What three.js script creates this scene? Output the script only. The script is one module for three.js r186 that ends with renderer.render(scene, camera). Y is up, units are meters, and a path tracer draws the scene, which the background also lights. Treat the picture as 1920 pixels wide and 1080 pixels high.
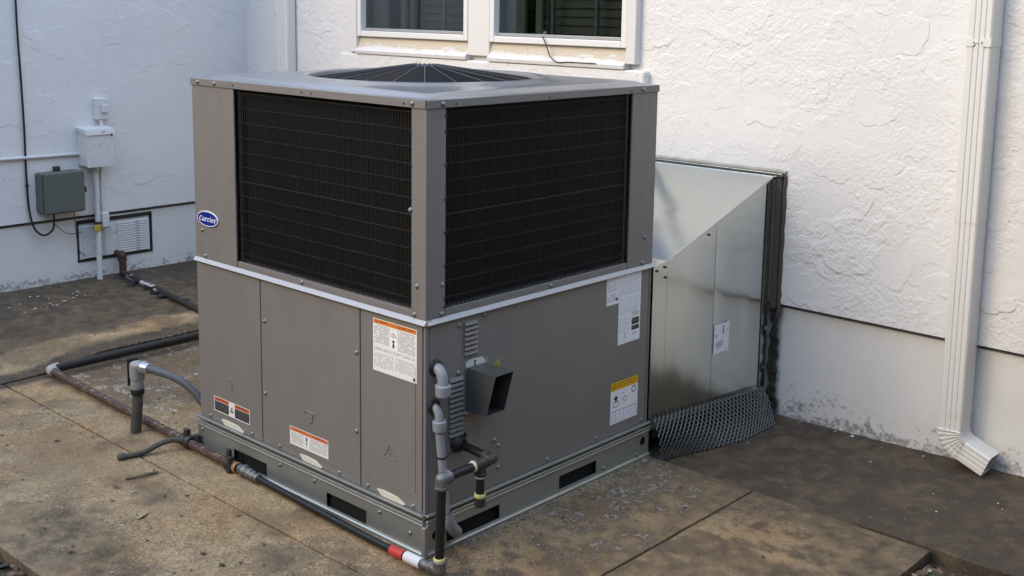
import * as THREE from 'three';
import { RoundedBoxGeometry } from 'three/addons/geometries/RoundedBoxGeometry.js';
import { mergeGeometries, mergeVertices, toCreasedNormals } from 'three/addons/utils/BufferGeometryUtils.js';

// ------------------------------------------------------------ camera, sky, sun, exposure
const scene = new THREE.Scene();
const FOCAL = 2161;                                   // lens in pixels of a 1920 wide frame, optical axis 200 px above the middle of the crop
const camera = new THREE.PerspectiveCamera(2 * Math.atan(740 / FOCAL) * 180 / Math.PI, 1920 / 1480, 0.05, 400);
camera.setViewOffset(1920, 1480, 0, 400, 1920, 1080);
camera.rotation.order = 'YXZ';
camera.position.set(2.4033, 1.6581, 2.2438);
camera.rotation.set(-0.152094, 0.744641, 0.015151);
scene.add(camera);

{ // a bright hazy sky, bluer overhead
  const W = 64, H = 32, d = new Float32Array(W * H * 4);
  for (let j = 0; j < H; j++) for (let i = 0; i < W; i++) {
    const el = ((j + 0.5) / H - 0.5) * Math.PI, t = Math.max(0, Math.sin(el)), k = Math.pow(1 - t, 2.2), o = (j * W + i) * 4;
    d[o] = 0.62 + 0.23 * k; d[o + 1] = 0.82 + 0.12 * k; d[o + 2] = 1.20 - 0.05 * k; d[o + 3] = 1;
  }
  const sky = new THREE.DataTexture(d, W, H, THREE.RGBAFormat, THREE.FloatType);
  sky.mapping = THREE.EquirectangularReflectionMapping; sky.magFilter = sky.minFilter = THREE.LinearFilter; sky.wrapS = THREE.RepeatWrapping; sky.needsUpdate = true;
  scene.background = sky; scene.environment = sky;
}
const sun = new THREE.DirectionalLight(new THREE.Color(1.0, 0.78, 0.50), 1.5);
sun.position.set(-3.4, 6.8, 9.8); sun.target.position.set(0, 0.5, -0.8);
sun.castShadow = true; sun.shadow.radius = 70; sun.shadow.mapSize.set(2048, 2048);
Object.assign(sun.shadow.camera, { left: -6, right: 6, top: 6, bottom: -6, near: 0.5, far: 40 });
scene.add(sun, sun.target);

const renderer = new THREE.WebGLRenderer({ antialias: true });
renderer.toneMapping = THREE.LinearToneMapping;
renderer.toneMappingExposure = 1.95;
renderer.shadowMap.enabled = true;

// ------------------------------------------------------------ helpers
function rng(seed) { let a = seed >>> 0; return () => { a = (a + 0x6D2B79F5) >>> 0; let t = a; t = Math.imul(t ^ (t >>> 15), t | 1); t ^= t + Math.imul(t ^ (t >>> 7), t | 61); return ((t ^ (t >>> 14)) >>> 0) / 4294967296; }; }
const PERM = new Float32Array(65536); { const r = rng(77); for (let i = 0; i < 65536; i++) PERM[i] = r(); }
function vn(x, y) {
  const xi = Math.floor(x), yi = Math.floor(y); let fx = x - xi, fy = y - yi; fx = fx * fx * (3 - 2 * fx); fy = fy * fy * (3 - 2 * fy);
  const a = (xi & 255), b = ((xi + 1) & 255), c = (yi & 255) << 8, e = ((yi + 1) & 255) << 8;
  const p = PERM[a + c], q = PERM[b + c], r = PERM[a + e], s = PERM[b + e];
  return p + (q - p) * fx + (r - p) * fy + (p - q - r + s) * fx * fy;
}
function fbm(x, y, n) { let s = 0, a = 0.5, t = 0; for (let i = 0; i < n; i++) { s += a * vn(x, y); t += a; a *= 0.5; x = x * 2.03 + 17.3; y = y * 2.03 + 9.1; } return s / t; }
const clamp = (v, a = 0, b = 1) => Math.min(b, Math.max(a, v));
const sstep = (a, b, v) => { const t = clamp((v - a) / (b - a)); return t * t * (3 - 2 * t); };
const mix = (a, b, t) => a + (b - a) * t;
const V = (x, y, z) => new THREE.Vector3(x, y, z);

function tex(w, h, fn, srgb, wrap = true) {       // fn(i, j) gives 1 or 3 numbers 0..1
  const d = new Uint8Array(w * h * 4);
  for (let j = 0; j < h; j++) for (let i = 0; i < w; i++) {
    const c = fn(i, j), o = (j * w + i) * 4;
    if (typeof c === 'number') d[o] = d[o + 1] = d[o + 2] = clamp(c) * 255;
    else for (let k = 0; k < 3; k++) d[o + k] = clamp(srgb ? (c[k] <= 0.0031308 ? 12.92 * c[k] : 1.055 * Math.pow(c[k], 1 / 2.4) - 0.055) : c[k]) * 255;
    d[o + 3] = 255;
  }
  const t = new THREE.DataTexture(d, w, h, THREE.RGBAFormat); t.magFilter = THREE.LinearFilter; t.minFilter = THREE.LinearMipmapLinearFilter; t.generateMipmaps = true;
  if (wrap) t.wrapS = t.wrapT = THREE.RepeatWrapping;
  if (srgb) t.colorSpace = THREE.SRGBColorSpace;
  t.needsUpdate = true; return t;
}
function canvasTex(w, h, draw) {
  const c = document.createElement('canvas'); c.width = w; c.height = h; draw(c.getContext('2d'), w, h);
  const t = new THREE.CanvasTexture(c); t.colorSpace = THREE.SRGBColorSpace; t.magFilter = THREE.LinearFilter; return t;
}
const lin = (r, g, b) => new THREE.Color().setRGB(r, g, b);
const std = (r, g, b, rough = 0.6, metal = 0, extra = {}) => new THREE.MeshStandardMaterial({ color: lin(r, g, b), roughness: rough, metalness: metal, ...extra });

function flat(g) { g = g.index ? g.toNonIndexed() : g; for (const k of Object.keys(g.attributes)) if (!['position', 'normal', 'uv'].includes(k)) g.deleteAttribute(k); if (!g.attributes.uv) g.setAttribute('uv', new THREE.BufferAttribute(new Float32Array(g.attributes.position.count * 2), 2)); return g; }
function join(gs) { gs = [].concat(gs); return gs.length === 1 ? gs[0] : mergeGeometries(gs.map(flat)); }
const used = {};
function numbered(n) { const k = used[n] || 0; used[n] = k + 1; return k ? `${n}_${String(k).padStart(3, '0')}` : n; }
function mesh(name, gs, mat, parent) { const m = new THREE.Mesh(join(gs), mat); m.name = name; m.castShadow = m.receiveShadow = true; if (parent) parent.add(m); return m; }
function meta(o, label, category, group, kind) { o.userData.label = label; o.userData.category = category; if (group) o.userData.group = group; if (kind) o.userData.kind = kind; return o; }
function thing(name, label, category, group) { const g = new THREE.Group(); g.name = numbered(name); scene.add(g); return meta(g, label, category, group); }
function solo(name, gs, mat, label, category, group, kind) { const m = mesh(numbered(name), gs, mat, scene); return meta(m, label, category, group, kind); }
function setting(name, gs, mat, label) { const m = mesh(numbered(name), gs, mat, scene); m.userData.kind = 'structure'; m.userData.label = label; return m; }

// box by its limits, edges rounded by r when r > 0
function bx(x0, x1, y0, y1, z0, z1, r = 0) {
  const w = Math.abs(x1 - x0), h = Math.abs(y1 - y0), d = Math.abs(z1 - z0);
  const g = r > 0 ? new RoundedBoxGeometry(w, h, d, 1, Math.min(r, w / 2.1, h / 2.1, d / 2.1)) : new THREE.BoxGeometry(w, h, d);
  return g.translate((x0 + x1) / 2, (y0 + y1) / 2, (z0 + z1) / 2);
}
const QY = V(0, 1, 0);
function orient(g, a, dir) { return g.applyQuaternion(new THREE.Quaternion().setFromUnitVectors(QY, dir.clone().normalize())).translate(a.x, a.y, a.z); }
function cyl(a, b, r, r2 = r, seg = 14) { const d = b.clone().sub(a), l = d.length(); return orient(new THREE.CylinderGeometry(r2, r, l, seg, 1).translate(0, l / 2, 0), a, d); }
function turned(a, dir, prof, seg = 16) { return orient(new THREE.LatheGeometry(prof.map(p => new THREE.Vector2(Math.max(p[1], 1e-4), p[0])), seg), a, dir); }   // prof: [along, radius]
function tube(pts, r, n = 40, seg = 10) { return new THREE.TubeGeometry(new THREE.CatmullRomCurve3(pts, false, 'centripetal'), n, r, seg, false); }
function rod(pts, r, seg = 12) { const gs = []; for (let i = 0; i + 1 < pts.length; i++) { gs.push(cyl(pts[i], pts[i + 1], r, r, seg)); if (i) gs.push(new THREE.SphereGeometry(r, seg, 8).translate(pts[i].x, pts[i].y, pts[i].z)); } return join(gs); }
function prism(pts, depth, bevel = 0, holes = []) {
  const s = new THREE.Shape(pts.map(p => new THREE.Vector2(p[0], p[1])));
  for (const h of holes) s.holes.push(h instanceof THREE.Path ? h : new THREE.Path(h.map(p => new THREE.Vector2(p[0], p[1]))));
  return new THREE.ExtrudeGeometry(s, { depth, bevelEnabled: bevel > 0, bevelThickness: bevel, bevelSize: bevel, bevelSegments: 1, curveSegments: 10 });
}
const rect = (x0, x1, y0, y1) => [[x0, y0], [x1, y0], [x1, y1], [x0, y1]];
function flipped(g) { g = flat(g); const p = g.attributes.position, n = g.attributes.normal, t = g.attributes.uv; for (let i = 0; i < p.count; i += 3) for (const at of [p, n]) { const q = [at.getX(i), at.getY(i), at.getZ(i)]; at.setXYZ(i, at.getX(i + 2), at.getY(i + 2), at.getZ(i + 2)); at.setXYZ(i + 2, ...q); } return g; }
const toRight = g => g.rotateY(Math.PI / 2);          // drawn facing +z with u to the right; turned to face +x (u = -z)
function uvBy(g, f) { const p = g.attributes.position, u = new Float32Array(p.count * 2); for (let i = 0; i < p.count; i++) { const [a, b] = f(p.getX(i), p.getY(i), p.getZ(i)); u[2 * i] = a; u[2 * i + 1] = b; } g.setAttribute('uv', new THREE.BufferAttribute(u, 2)); return g; }

// ------------------------------------------------------------ surface maps
const grainBump = tex(512, 512, (i, j) => { const r = PERM[(i * 131 + j * 977 + i * j * 7) & 65535]; return 0.45 * fbm(i / 8, j / 8, 3) + 0.3 * vn(i / 2.1, j / 2.1) + 0.25 * r; });
function trowel(w, h, mw, mh, count, rmin, rmax, seed, sand, tears) {      // skip-trowelled stucco: overlapping tilted strokes with ragged lips, sandy between
  const H = new Float32Array(w * h), r = rng(seed), px = w / mw;
  for (let s = 0; s < count; s++) {
    const cx = r() * w, cy = r() * h, ra = mix(rmin, rmax, Math.pow(r(), 2.6)) * px, rb = ra * mix(0.45, 0.9, r()), an = -0.6 + r() * 1.2, ca = Math.cos(an), sa = Math.sin(an);
    const tilt = r() * 6.283, tx = Math.cos(tilt), ty = Math.sin(tilt), top = mix(0.3, 1, r()), ox = r() * 200, rough = mix(0.5, 1.3, r());
    const R = Math.ceil(ra * 1.5);
    for (let y = Math.max(0, Math.floor(cy - R)); y < Math.min(h, cy + R); y++) for (let x = Math.max(0, Math.floor(cx - R)); x < Math.min(w, cx + R); x++) {
      const dx = x - cx, dy = y - cy, u = (dx * ca + dy * sa) / ra, v = (-dx * sa + dy * ca) / rb, d0 = u * u + v * v;
      if (d0 > 2) continue;
      const d = Math.sqrt(d0) + rough * ((fbm(x / 26 + ox, y / 26, 3) - 0.5) * 1.15);
      if (d > 1) continue;
      const edge = sstep(1, 1 - 0.015 - 0.5 * sstep(0.45, 0.7, fbm(x / 60 + ox, y / 60 + 9, 2)), d), z = top * sstep(-0.75, 1.0, u * tx + v * ty) * edge * (ra > 0.09 * px ? 1 : 0.7);
      const o = y * w + x; if (z > H[o]) H[o] = z;
    }
  }
  return tex(w, h, (i, j) => { const s = 0.35 + 0.65 * sstep(0.40, 0.60, fbm(i / 70 + 5, j / 70 + 3, 2)), rough = vn(i / 2.6, j / 2.6) * 0.6 + vn(i / 5.5 + 40, j / 5.5) * 0.4; const q = fbm(i / 24 + 90, j / 24, 4), tear = sstep(0.46, 0.60, fbm(i / 60 + 31, j / 60 + 71, 2)) * (0.6 * sstep(0.505, 0.525, q) + 0.4 * sstep(0.60, 0.615, fbm(i / 11 + 20, j / 11, 3))); return 0.50 * H[j * w + i] + sand * s * rough + tears * tear + 0.1 * fbm(i / 160, j / 160, 2); }, false);
}
const WX0 = -3.7, WW = 5.2, WY0 = -0.2, WH = 2.6;       // part of the back wall that carries its own relief map
const stuccoBump = trowel(2048, 1024, WW, WH, 2600, 0.016, 0.17, 11, 0.40, 0.34);
const stuccoColor = tex(1024, 512, (i, j) => { const a = fbm(i / 120, j / 120, 3), s = PERM[(i * 7919 + j * 104729) & 65535] > 0.9993 ? 0.72 : 1, m = (0.96 + 0.07 * a) * s; return [0.715 * m, 0.707 * m, 0.685 * m]; }, true);
const smoothBump = trowel(1024, 1024, 2.6, 2.6, 420, 0.02, 0.20, 23, 0.22, 0.18);
const sideColor = tex(512, 512, (i, j) => { const a = fbm(i / 60, j / 60, 4), s = PERM[(i * 7919 + j * 104729) & 65535] > 0.9992 ? 0.7 : 1, m = (0.95 + 0.09 * a) * s; return [0.715 * m, 0.707 * m, 0.685 * m]; }, true);
// painted footing with mildew and splash dirt in ragged patches low down
function footMap(seed, low) {
  return tex(1024, 256, (i, j) => {
    const y = j / 256, n = fbm(i / 22 + seed, j / 16, 4), n2 = fbm(i / 5 + seed, j / 5, 3), str = fbm(i / 3.2 + 30 + seed, j / 60, 3);
    const patch = sstep(-0.02, 0.22, n * 0.6 + n2 * 0.6 - 0.42 - y * low) * (0.45 + 0.55 * vn(i / 1.7 + 11, j / 1.7)) * (0.55 + 0.45 * sstep(0.35, 0.6, n2));
    const run = sstep(0.7, 0.85, str) * 0.05 * sstep(0.4, 0.6, n);
    const k = 1 - clamp(patch * 0.8 + run), t = 0.95 + 0.08 * fbm(i / 50, j / 50, 2);
    return [mix(0.10, 0.70 * t, k), mix(0.092, 0.69 * t, k), mix(0.078, 0.66 * t, k)];
  }, true);
}
const footColor = footMap(3, 1.5);
const footSideColor = footMap(40, 2.6);

// concrete: one map laid out over the yard in metres
const GX0 = -3.85, GW = 7.2, GZ0 = -2.25, GD = 3.6;
const padColor = tex(2048, 1024, (i, j) => {
  const x = GX0 + i / 2048 * GW, z = GZ0 + j / 1024 * GD;
  const n1 = fbm(x * 1.7 + 4, z * 1.7, 4), n2 = fbm(x * 6 + 31, z * 6 + 7, 4), n3 = fbm(x * 26, z * 26 + 80, 3), n4 = vn(x * 150, z * 150), n5 = vn(x * 330 + 9, z * 330);
  let r = 0.368, g = 0.255, b = 0.134;
  const tint = n1 - 0.5; r *= 1 + 0.5 * tint; g *= 1 + 0.42 * tint; b *= 1 + 0.3 * tint;
  const rusty = sstep(0.52, 0.72, fbm(x * 3.1 + 60, z * 3.1 + 22, 3)); r = mix(r, 0.33, rusty * 0.7); g = mix(g, 0.205, rusty * 0.7); b = mix(b, 0.095, rusty * 0.7);
  // black mildew and damp silt in ragged stains; darker right of the unit
  let darkAmt = 0;
  const st = (v) => { darkAmt = Math.max(darkAmt, v); };
  const gr = n3 * 0.5 + n4 * 0.3 + n5 * 0.2, sp0 = sstep(0.30, 0.62, gr);                                  // grains of dirt lodged in the rough face
  st(0.78 * sstep(0.47, 0.66, n2 * 0.55 + n1 * 0.45) * (0.3 + 0.7 * sp0));
  st((0.34 + 0.50 * sstep(0.38, 0.58, n2 * 0.6 + n3 * 0.4)) * sstep(-0.1, 0.05, x) * sstep(0.45, 0.10, z + (n1 - 0.5) * 0.7) * (0.55 + 0.45 * sp0));  // broad darker tone right of the unit, broken by mottles
  st(0.92 * sstep(0.46, 0.60, fbm(x * 3.4 + 12, z * 3.4 + 5, 4) + (gr - 0.5) * 0.2) * sstep(0.3, 0.5, x) * sstep(-0.2, -0.6, z + (n1 - 0.5) * 0.8) * (0.5 + 0.5 * sp0));
  st(0.93 * sstep(-0.86, -1.16, z + (n2 - 0.5) * 0.5 + (n1 - 0.5) * 0.3 + (gr - 0.5) * 0.5) * sstep(-0.1, 0.1, x) * (0.55 + 0.45 * sp0));
  st(0.9 * sstep(0.52, 0.95, x + (z + 1.0) * -0.35 + (n2 - 0.5) * 0.6 + (gr - 0.5) * 0.5) * sstep(-0.3, -0.8, z + (n1 - 0.5) * 0.6) * (0.5 + 0.5 * sp0));
  if (z < -1.134) st((0.93 + 0.12 * sp0) * (0.92 + 0.08 * sstep(0.30, 0.5, n2)));                                   // the silted walk along the house wall
  st(0.85 * sstep(0.0, 0.35, -0.90 - z + (n2 - 0.5) * 0.9 + (n1 - 0.5) * 0.6 + (gr - 0.5) * 0.6) * sstep(0.3, 0.6, x) * (0.35 + 0.65 * sp0));
  st(0.85 * sstep(0.0, 0.4, x - 0.02 + (n2 - 0.5) * 0.7) * sstep(0.15, -0.35, z + (n1 - 0.5) * 0.8 + (gr - 0.5) * 0.5) * sstep(0.52, 0.40, x) * (0.4 + 0.6 * sp0));
  st(0.97 * sstep(-2.67, -2.78, x + (n2 - 0.5) * 0.20 + (gr - 0.5) * 0.12) * (0.75 + 0.25 * sp0));
  st(0.55 * sstep(-2.44, -2.5, x) * sstep(0.4, 0.6, n2)); st(0.95 * sstep(-2.60, -2.52, x + (n3 - 0.5) * 0.08) * sstep(-2.36, -2.42, x));
  st(0.85 * sstep(-2.68, -2.5, x + (n2 - 0.5) * 0.22) * sstep(-1.35, -1.75, x + (n2 - 0.5) * 0.9) * sstep(0.05, -0.12, z + (n3 - 0.5) * 0.25) * (0.6 + 0.4 * sp0));
  st(0.9 * sstep(0.42, 0.08, Math.hypot((x + 0.80) / 1.6, z - 0.90 + 0.25 * n1) + (n2 - 0.5) * 0.7 + (gr - 0.5) * 0.5) * (0.25 + 0.75 * sp0));
  st(0.85 * sstep(0.42, 0.08, Math.hypot((x + 0.12) / 1.2, z - 0.42) + (n2 - 0.5) * 0.7 + (gr - 0.5) * 0.5) * (0.25 + 0.75 * sp0));
  st(0.5 * sstep(0.5, 0.1, Math.hypot((x + 1.55) / 1.5, z - 0.40) + (n2 - 0.5) * 0.9 + (gr - 0.5) * 0.6) * (0.2 + 0.8 * sp0));
  darkAmt = Math.min(darkAmt * (0.85 + 0.3 * n3), 1.05); r = mix(r, 0.040, darkAmt * 0.92); g = mix(g, 0.031, darkAmt * 0.92); b = mix(b, 0.0215, darkAmt * 0.92);
  // chalky lime deposits and grit
  const lime = sstep(0.56, 0.66, n3 * 0.6 + n2 * 0.4) * sstep(0.35, 0.75, n4 * 0.6 + n5 * 0.4) * (sstep(-1.3, -1.7, x) * sstep(-2.5, -2.35, x) * sstep(0.0, -0.1, z) * 0.75 + sstep(0.0, 0.1, x) * sstep(-0.2, -0.5, z) * sstep(-1.15, -1.0, z) * sstep(0.5, 0.35, x) * 0.5);
  r = mix(r, 0.40, lime); g = mix(g, 0.37, lime); b = mix(b, 0.32, lime);
  const sp = (n4 - 0.5) * 0.62 + (n5 - 0.5) * 0.52, big = PERM[(i * 7919 + j * 104729 + 13) & 65535], m = 1 + sp + (big > 0.9955 ? 0.75 : 0) - (big < 0.006 ? 0.5 : 0) + (n3 - 0.5) * 0.35;
  return [r * m, g * m, b * m];
}, true, false);
const padBump = tex(1024, 1024, (i, j) => 0.35 * fbm(i / 24, j / 24, 3) + 0.4 * vn(i / 3, j / 3) + 0.25 * vn(i / 1.5, j / 1.5 + 50));
padBump.repeat.set(GW / 1.6, GD / 1.6);

// ------------------------------------------------------------ materials
const M = {};
M.pad = new THREE.MeshStandardMaterial({ map: padColor, bumpMap: padBump, bumpScale: 0.006, roughness: 0.9 });
M.stucco = new THREE.MeshStandardMaterial({ map: stuccoColor, bumpMap: stuccoBump, bumpScale: 0.0056, roughness: 0.85 });
M.sideStucco = new THREE.MeshStandardMaterial({ map: sideColor, bumpMap: smoothBump, bumpScale: 0.0045, roughness: 0.8 });
const footBump = grainBump.clone(); footBump.repeat.set(5, 1.2); footBump.needsUpdate = true;
M.foot = new THREE.MeshStandardMaterial({ map: footColor, bumpMap: footBump, bumpScale: 0.0014, roughness: 0.85 });
M.footSide = new THREE.MeshStandardMaterial({ map: footSideColor, bumpMap: footBump, bumpScale: 0.0014, roughness: 0.85 });
const panelRough = tex(512, 512, (i, j) => 0.80 + 0.2 * fbm(i / 40, j / 40, 4));
const dust = tex(512, 512, (i, j) => { const a = fbm(i / 70, j / 120, 4), b = fbm(i / 7 + 40, j / 160, 3), c = PERM[(i * 7919 + j * 104729 + 5) & 65535] > 0.9985 ? 0.12 : 0, m = 0.94 + 0.14 * (a - 0.5) + 0.035 * (b - 0.5) + c; return [m, m * 0.995, m * 0.985]; }, true);
M.paint = new THREE.MeshPhysicalMaterial({ color: lin(0.228, 0.211, 0.194), map: dust, roughness: 0.44, roughnessMap: panelRough, specularIntensity: 0.45, clearcoat: 0.05, clearcoatRoughness: 0.35, bumpMap: grainBump, bumpScale: 0.0002 });
M.lip = new THREE.MeshPhysicalMaterial({ color: lin(0.42, 0.41, 0.40), roughness: 0.30, clearcoat: 0.4, clearcoatRoughness: 0.2 });  // lighter than the cabinet paint: sky glare put into the colour
M.cover = new THREE.MeshPhysicalMaterial({ color: lin(0.15, 0.15, 0.15), roughness: 0.32, clearcoat: 0.4, clearcoatRoughness: 0.18, side: THREE.DoubleSide });
M.black = std(0.012, 0.012, 0.012, 0.55);
M.coil = new THREE.MeshStandardMaterial({ color: lin(1, 1, 1), map: tex(1024, 128, (i, j) => { const a = vn(i / 1.6, 3) * 0.7 + 0.3 * fbm(i / 60, j / 40, 3), c = 0.003 + 0.010 * a; return [c * 1.02, c * 1.02, c * 0.92]; }, true), bumpMap: tex(1024, 8, (i) => (i % 4 < 2 ? 0.2 : 0.9)), bumpScale: 0.002, roughness: 0.6, metalness: 0.2 });
M.wire = std(0.020, 0.020, 0.019, 0.42);
M.wireGrey = std(0.032, 0.031, 0.029, 0.35);
const zincMap = tex(512, 512, (i, j) => { const a = vn(i / 9, j / 9), b = fbm(i / 60 + 9, j / 140, 3), m = 0.95 + 0.03 * a + 0.06 * (b - 0.5); return [0.57 * m, 0.60 * m, 0.59 * m]; }, true);
const zincRough = tex(512, 512, (i, j) => 0.80 + 0.08 * vn(i / 9, j / 9) + 0.16 * fbm(i / 34, j / 200, 3));
M.zinc = new THREE.MeshStandardMaterial({ map: zincMap, roughness: 0.19, roughnessMap: zincRough, metalness: 1 });
M.zincDull = new THREE.MeshStandardMaterial({ color: lin(0.74, 0.735, 0.70), map: zincMap, roughness: 0.5, roughnessMap: zincRough, metalness: 0.75 });
M.meshZinc = std(0.13, 0.138, 0.134, 0.55, 0.4);
M.screw = std(0.24, 0.235, 0.22, 0.4, 0.5);
M.white = std(0.70, 0.70, 0.69, 0.5);
M.trim = new THREE.MeshStandardMaterial({ color: lin(0.72, 0.70, 0.66), roughness: 0.6, bumpMap: grainBump, bumpScale: 0.0012 });
M.sill = new THREE.MeshStandardMaterial({ map: tex(512, 256, (i, j) => { const y = j / 256, peel = sstep(0.47, 0.53, fbm(i / 30 + 7, j / 20, 4) * 0.5 + y * 0.55), m = 0.9 + 0.15 * fbm(i / 9, j / 9, 3); return [mix(0.70, 0.62, peel) * m, mix(0.69, 0.55, peel) * m, mix(0.66, 0.44, peel) * m]; }, true), roughness: 0.7, bumpMap: grainBump, bumpScale: 0.002 });
M.vinyl = std(0.74, 0.73, 0.70, 0.4);
M.spout = new THREE.MeshStandardMaterial({ color: lin(0.72, 0.71, 0.67), roughness: 0.38 });
M.glass = new THREE.MeshPhysicalMaterial({ color: lin(0.52, 0.55, 0.54), transmission: 1, thickness: 0, roughness: 0.02, ior: 1.75 });
M.room = std(0.03, 0.03, 0.03, 0.9);
M.blind = std(0.30, 0.285, 0.27, 0.6);
M.sash = std(0.42, 0.43, 0.42, 0.5);
M.alu = std(0.5, 0.5, 0.48, 0.4, 0.8);
M.dark = std(0.02, 0.018, 0.016, 0.8);
M.plate = std(0.15, 0.115, 0.08, 0.9);  // brown strip colour that keeps the gap under the stucco as dark as shade
M.tar = new THREE.MeshStandardMaterial({ color: lin(0.050, 0.043, 0.035), roughness: 0.55, bumpMap: grainBump, bumpScale: 0.008 });
M.caulk = new THREE.MeshStandardMaterial({ color: lin(0.13, 0.11, 0.085), roughness: 0.8, bumpMap: grainBump, bumpScale: 0.006 });
M.caulkPale = new THREE.MeshStandardMaterial({ color: lin(0.36, 0.34, 0.29), roughness: 0.8 });
M.brownPipe = new THREE.MeshStandardMaterial({ map: tex(256, 128, (i, j) => { const a = fbm(i / 9, j / 6, 4), s = sstep(0.63, 0.68, fbm(i / 4 + 50, j / 5, 3)); return [mix(0.045 + 0.05 * a, 0.26, s), mix(0.024 + 0.024 * a, 0.18, s), mix(0.019 + 0.016 * a, 0.11, s)]; }, true), roughness: 0.55, bumpMap: grainBump, bumpScale: 0.002 });
M.rust = std(0.075, 0.035, 0.022, 0.8);
M.blackPipe = std(0.018, 0.018, 0.018, 0.36, 0.3);
M.malleable = new THREE.MeshStandardMaterial({ color: lin(0.22, 0.22, 0.215), roughness: 0.38, metalness: 0.75, bumpMap: grainBump, bumpScale: 0.001 });
M.darkIron = std(0.06, 0.058, 0.05, 0.5, 0.5);
M.pvcGrey = std(0.27, 0.285, 0.31, 0.42);
M.flexGrey = new THREE.MeshStandardMaterial({ color: lin(0.105, 0.108, 0.118), roughness: 0.40, bumpMap: tex(512, 8, (i) => 0.5 + 0.5 * Math.sin(i / 512 * 6.283 * 64)), bumpScale: 0.0012 });
M.castGrey = std(0.33, 0.325, 0.29, 0.55, 0.2);
M.oldStub = std(0.085, 0.078, 0.062, 0.8);
M.dope = std(0.66, 0.62, 0.22, 0.6);
M.paper = std(0.70, 0.70, 0.69, 0.6);
M.red = std(0.55, 0.045, 0.035, 0.5);
M.boxGrey = new THREE.MeshStandardMaterial({ color: lin(0.105, 0.118, 0.105), roughness: 0.5, bumpMap: grainBump, bumpScale: 0.0006 });
M.paintedSteel = new THREE.MeshStandardMaterial({ map: tex(256, 256, (i, j) => { const s = sstep(0.74, 0.79, fbm(i / 16, j / 12, 4)) * 0.6, m = 0.93 + 0.12 * fbm(i / 40, j / 40, 3); return [mix(0.64, 0.26, s) * m, mix(0.645, 0.17, s) * m, mix(0.635, 0.10, s) * m]; }, true), roughness: 0.6 });
M.foam = std(0.70, 0.66, 0.52, 0.9);
M.yellow = std(0.50, 0.36, 0.03, 0.6);
M.soil = new THREE.MeshStandardMaterial({ map: tex(512, 512, (i, j) => { const a = fbm(i / 20, j / 20, 4), b = vn(i / 2, j / 2), m = 0.6 + 0.5 * a + 0.5 * b; return [0.070 * m, 0.050 * m, 0.032 * m]; }, true), bumpMap: grainBump, bumpScale: 0.02, roughness: 1 });

// ------------------------------------------------------------ the ground
{
  const g = new THREE.PlaneGeometry(90, 90).rotateX(-Math.PI / 2).translate(0, -0.046, 0);
  uvBy(g, (x, y, z) => [x / 1.1, z / 1.1]);
  setting('ground', g, M.soil, 'dark soil bed beyond the concrete');
}
const padUV = (x, y, z) => [(x - GX0 + y * 0.8) / GW, (z - GZ0 + y * 0.8) / GD];
function slab(x0, x1, z0, z1, top, thick, seed, ragged = 0.004) {      // concrete slab: worn, slightly uneven top and crumbled edges
  const r = rng(seed), nx = Math.max(8, Math.round((x1 - x0) / 0.03)), nz = Math.max(6, Math.round((z1 - z0) / 0.03)), P = [], I = [];
  const at = typeof top === 'function' ? top : () => top;
  const chip = (s) => ragged * (fbm(s * 9 + seed, seed, 3) - 0.35) * 2 + ragged * (vn(s * 60, seed) - 0.5);
  const ring = 0.0025;
  const xs = [x0, x0 + ring], zs = [z0, z0 + ring];
  for (let i = 1; i < nx; i++) xs.push(x0 + (x1 - x0) * i / nx); xs.push(x1 - ring, x1);
  for (let i = 1; i < nz; i++) zs.push(z0 + (z1 - z0) * i / nz); zs.push(z1 - ring, z1);
  const NX = xs.length, NZ = zs.length;
  for (let j = 0; j < NZ; j++) for (let i = 0; i < NX; i++) {
    let x = xs[i], z = zs[j]; const edge = i === 0 || j === 0 || i === NX - 1 || j === NZ - 1;
    const dx = Math.min(i, NX - 1 - i), dz = Math.min(j, NZ - 1 - j);
    if (dx < 2) x += (i < NX / 2 ? 1 : -1) * Math.max(0, chip(z));
    if (dz < 2) z += (j < NZ / 2 ? 1 : -1) * Math.max(0, chip(x + 7));
    P.push(x, at(x, z) + (fbm(x * 2.2 + seed, z * 2.2, 3) - 0.5) * 0.004 + (fbm(x * 30, z * 30 + seed, 2) - 0.5) * 0.003 - (edge ? 0.003 : 0), z);
  }
  for (let j = 0; j + 1 < NZ; j++) for (let i = 0; i + 1 < NX; i++) { const a = j * NX + i, b = a + 1, c = a + NX, d = c + 1; I.push(a, c, b, b, c, d); }
  const rim = []; for (let i = 0; i < NX; i++) rim.push(i); for (let j = 1; j < NZ; j++) rim.push(j * NX + NX - 1); for (let i = NX - 2; i >= 0; i--) rim.push((NZ - 1) * NX + i); for (let j = NZ - 2; j > 0; j--) rim.push(j * NX);
  const base = P.length / 3; for (const k of rim) P.push(P[3 * k], P[3 * k + 1] - thick, P[3 * k + 2]);
  for (let k = 0; k < rim.length; k++) { const a = rim[k], b = rim[(k + 1) % rim.length], c = base + k, d = base + (k + 1) % rim.length; I.push(a, b, c, b, d, c); }
  const g = new THREE.BufferGeometry(); g.setAttribute('position', new THREE.Float32BufferAttribute(P, 3)); g.setIndex(I); g.computeVertexNormals();
  return uvBy(g, padUV);
}
setting('pavement', slab(-2.455, 0.452, -1.13, 0.1985, 0, 0.10, 1, 0.003), M.pad, 'worn concrete pad under the air conditioning unit');
setting('pavement', slab(-2.455, 0.452, 0.2055, 0.862, (x) => 0.001, 0.10, 2, 0.002), M.pad, 'long tan concrete strip in front of the joint');
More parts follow.
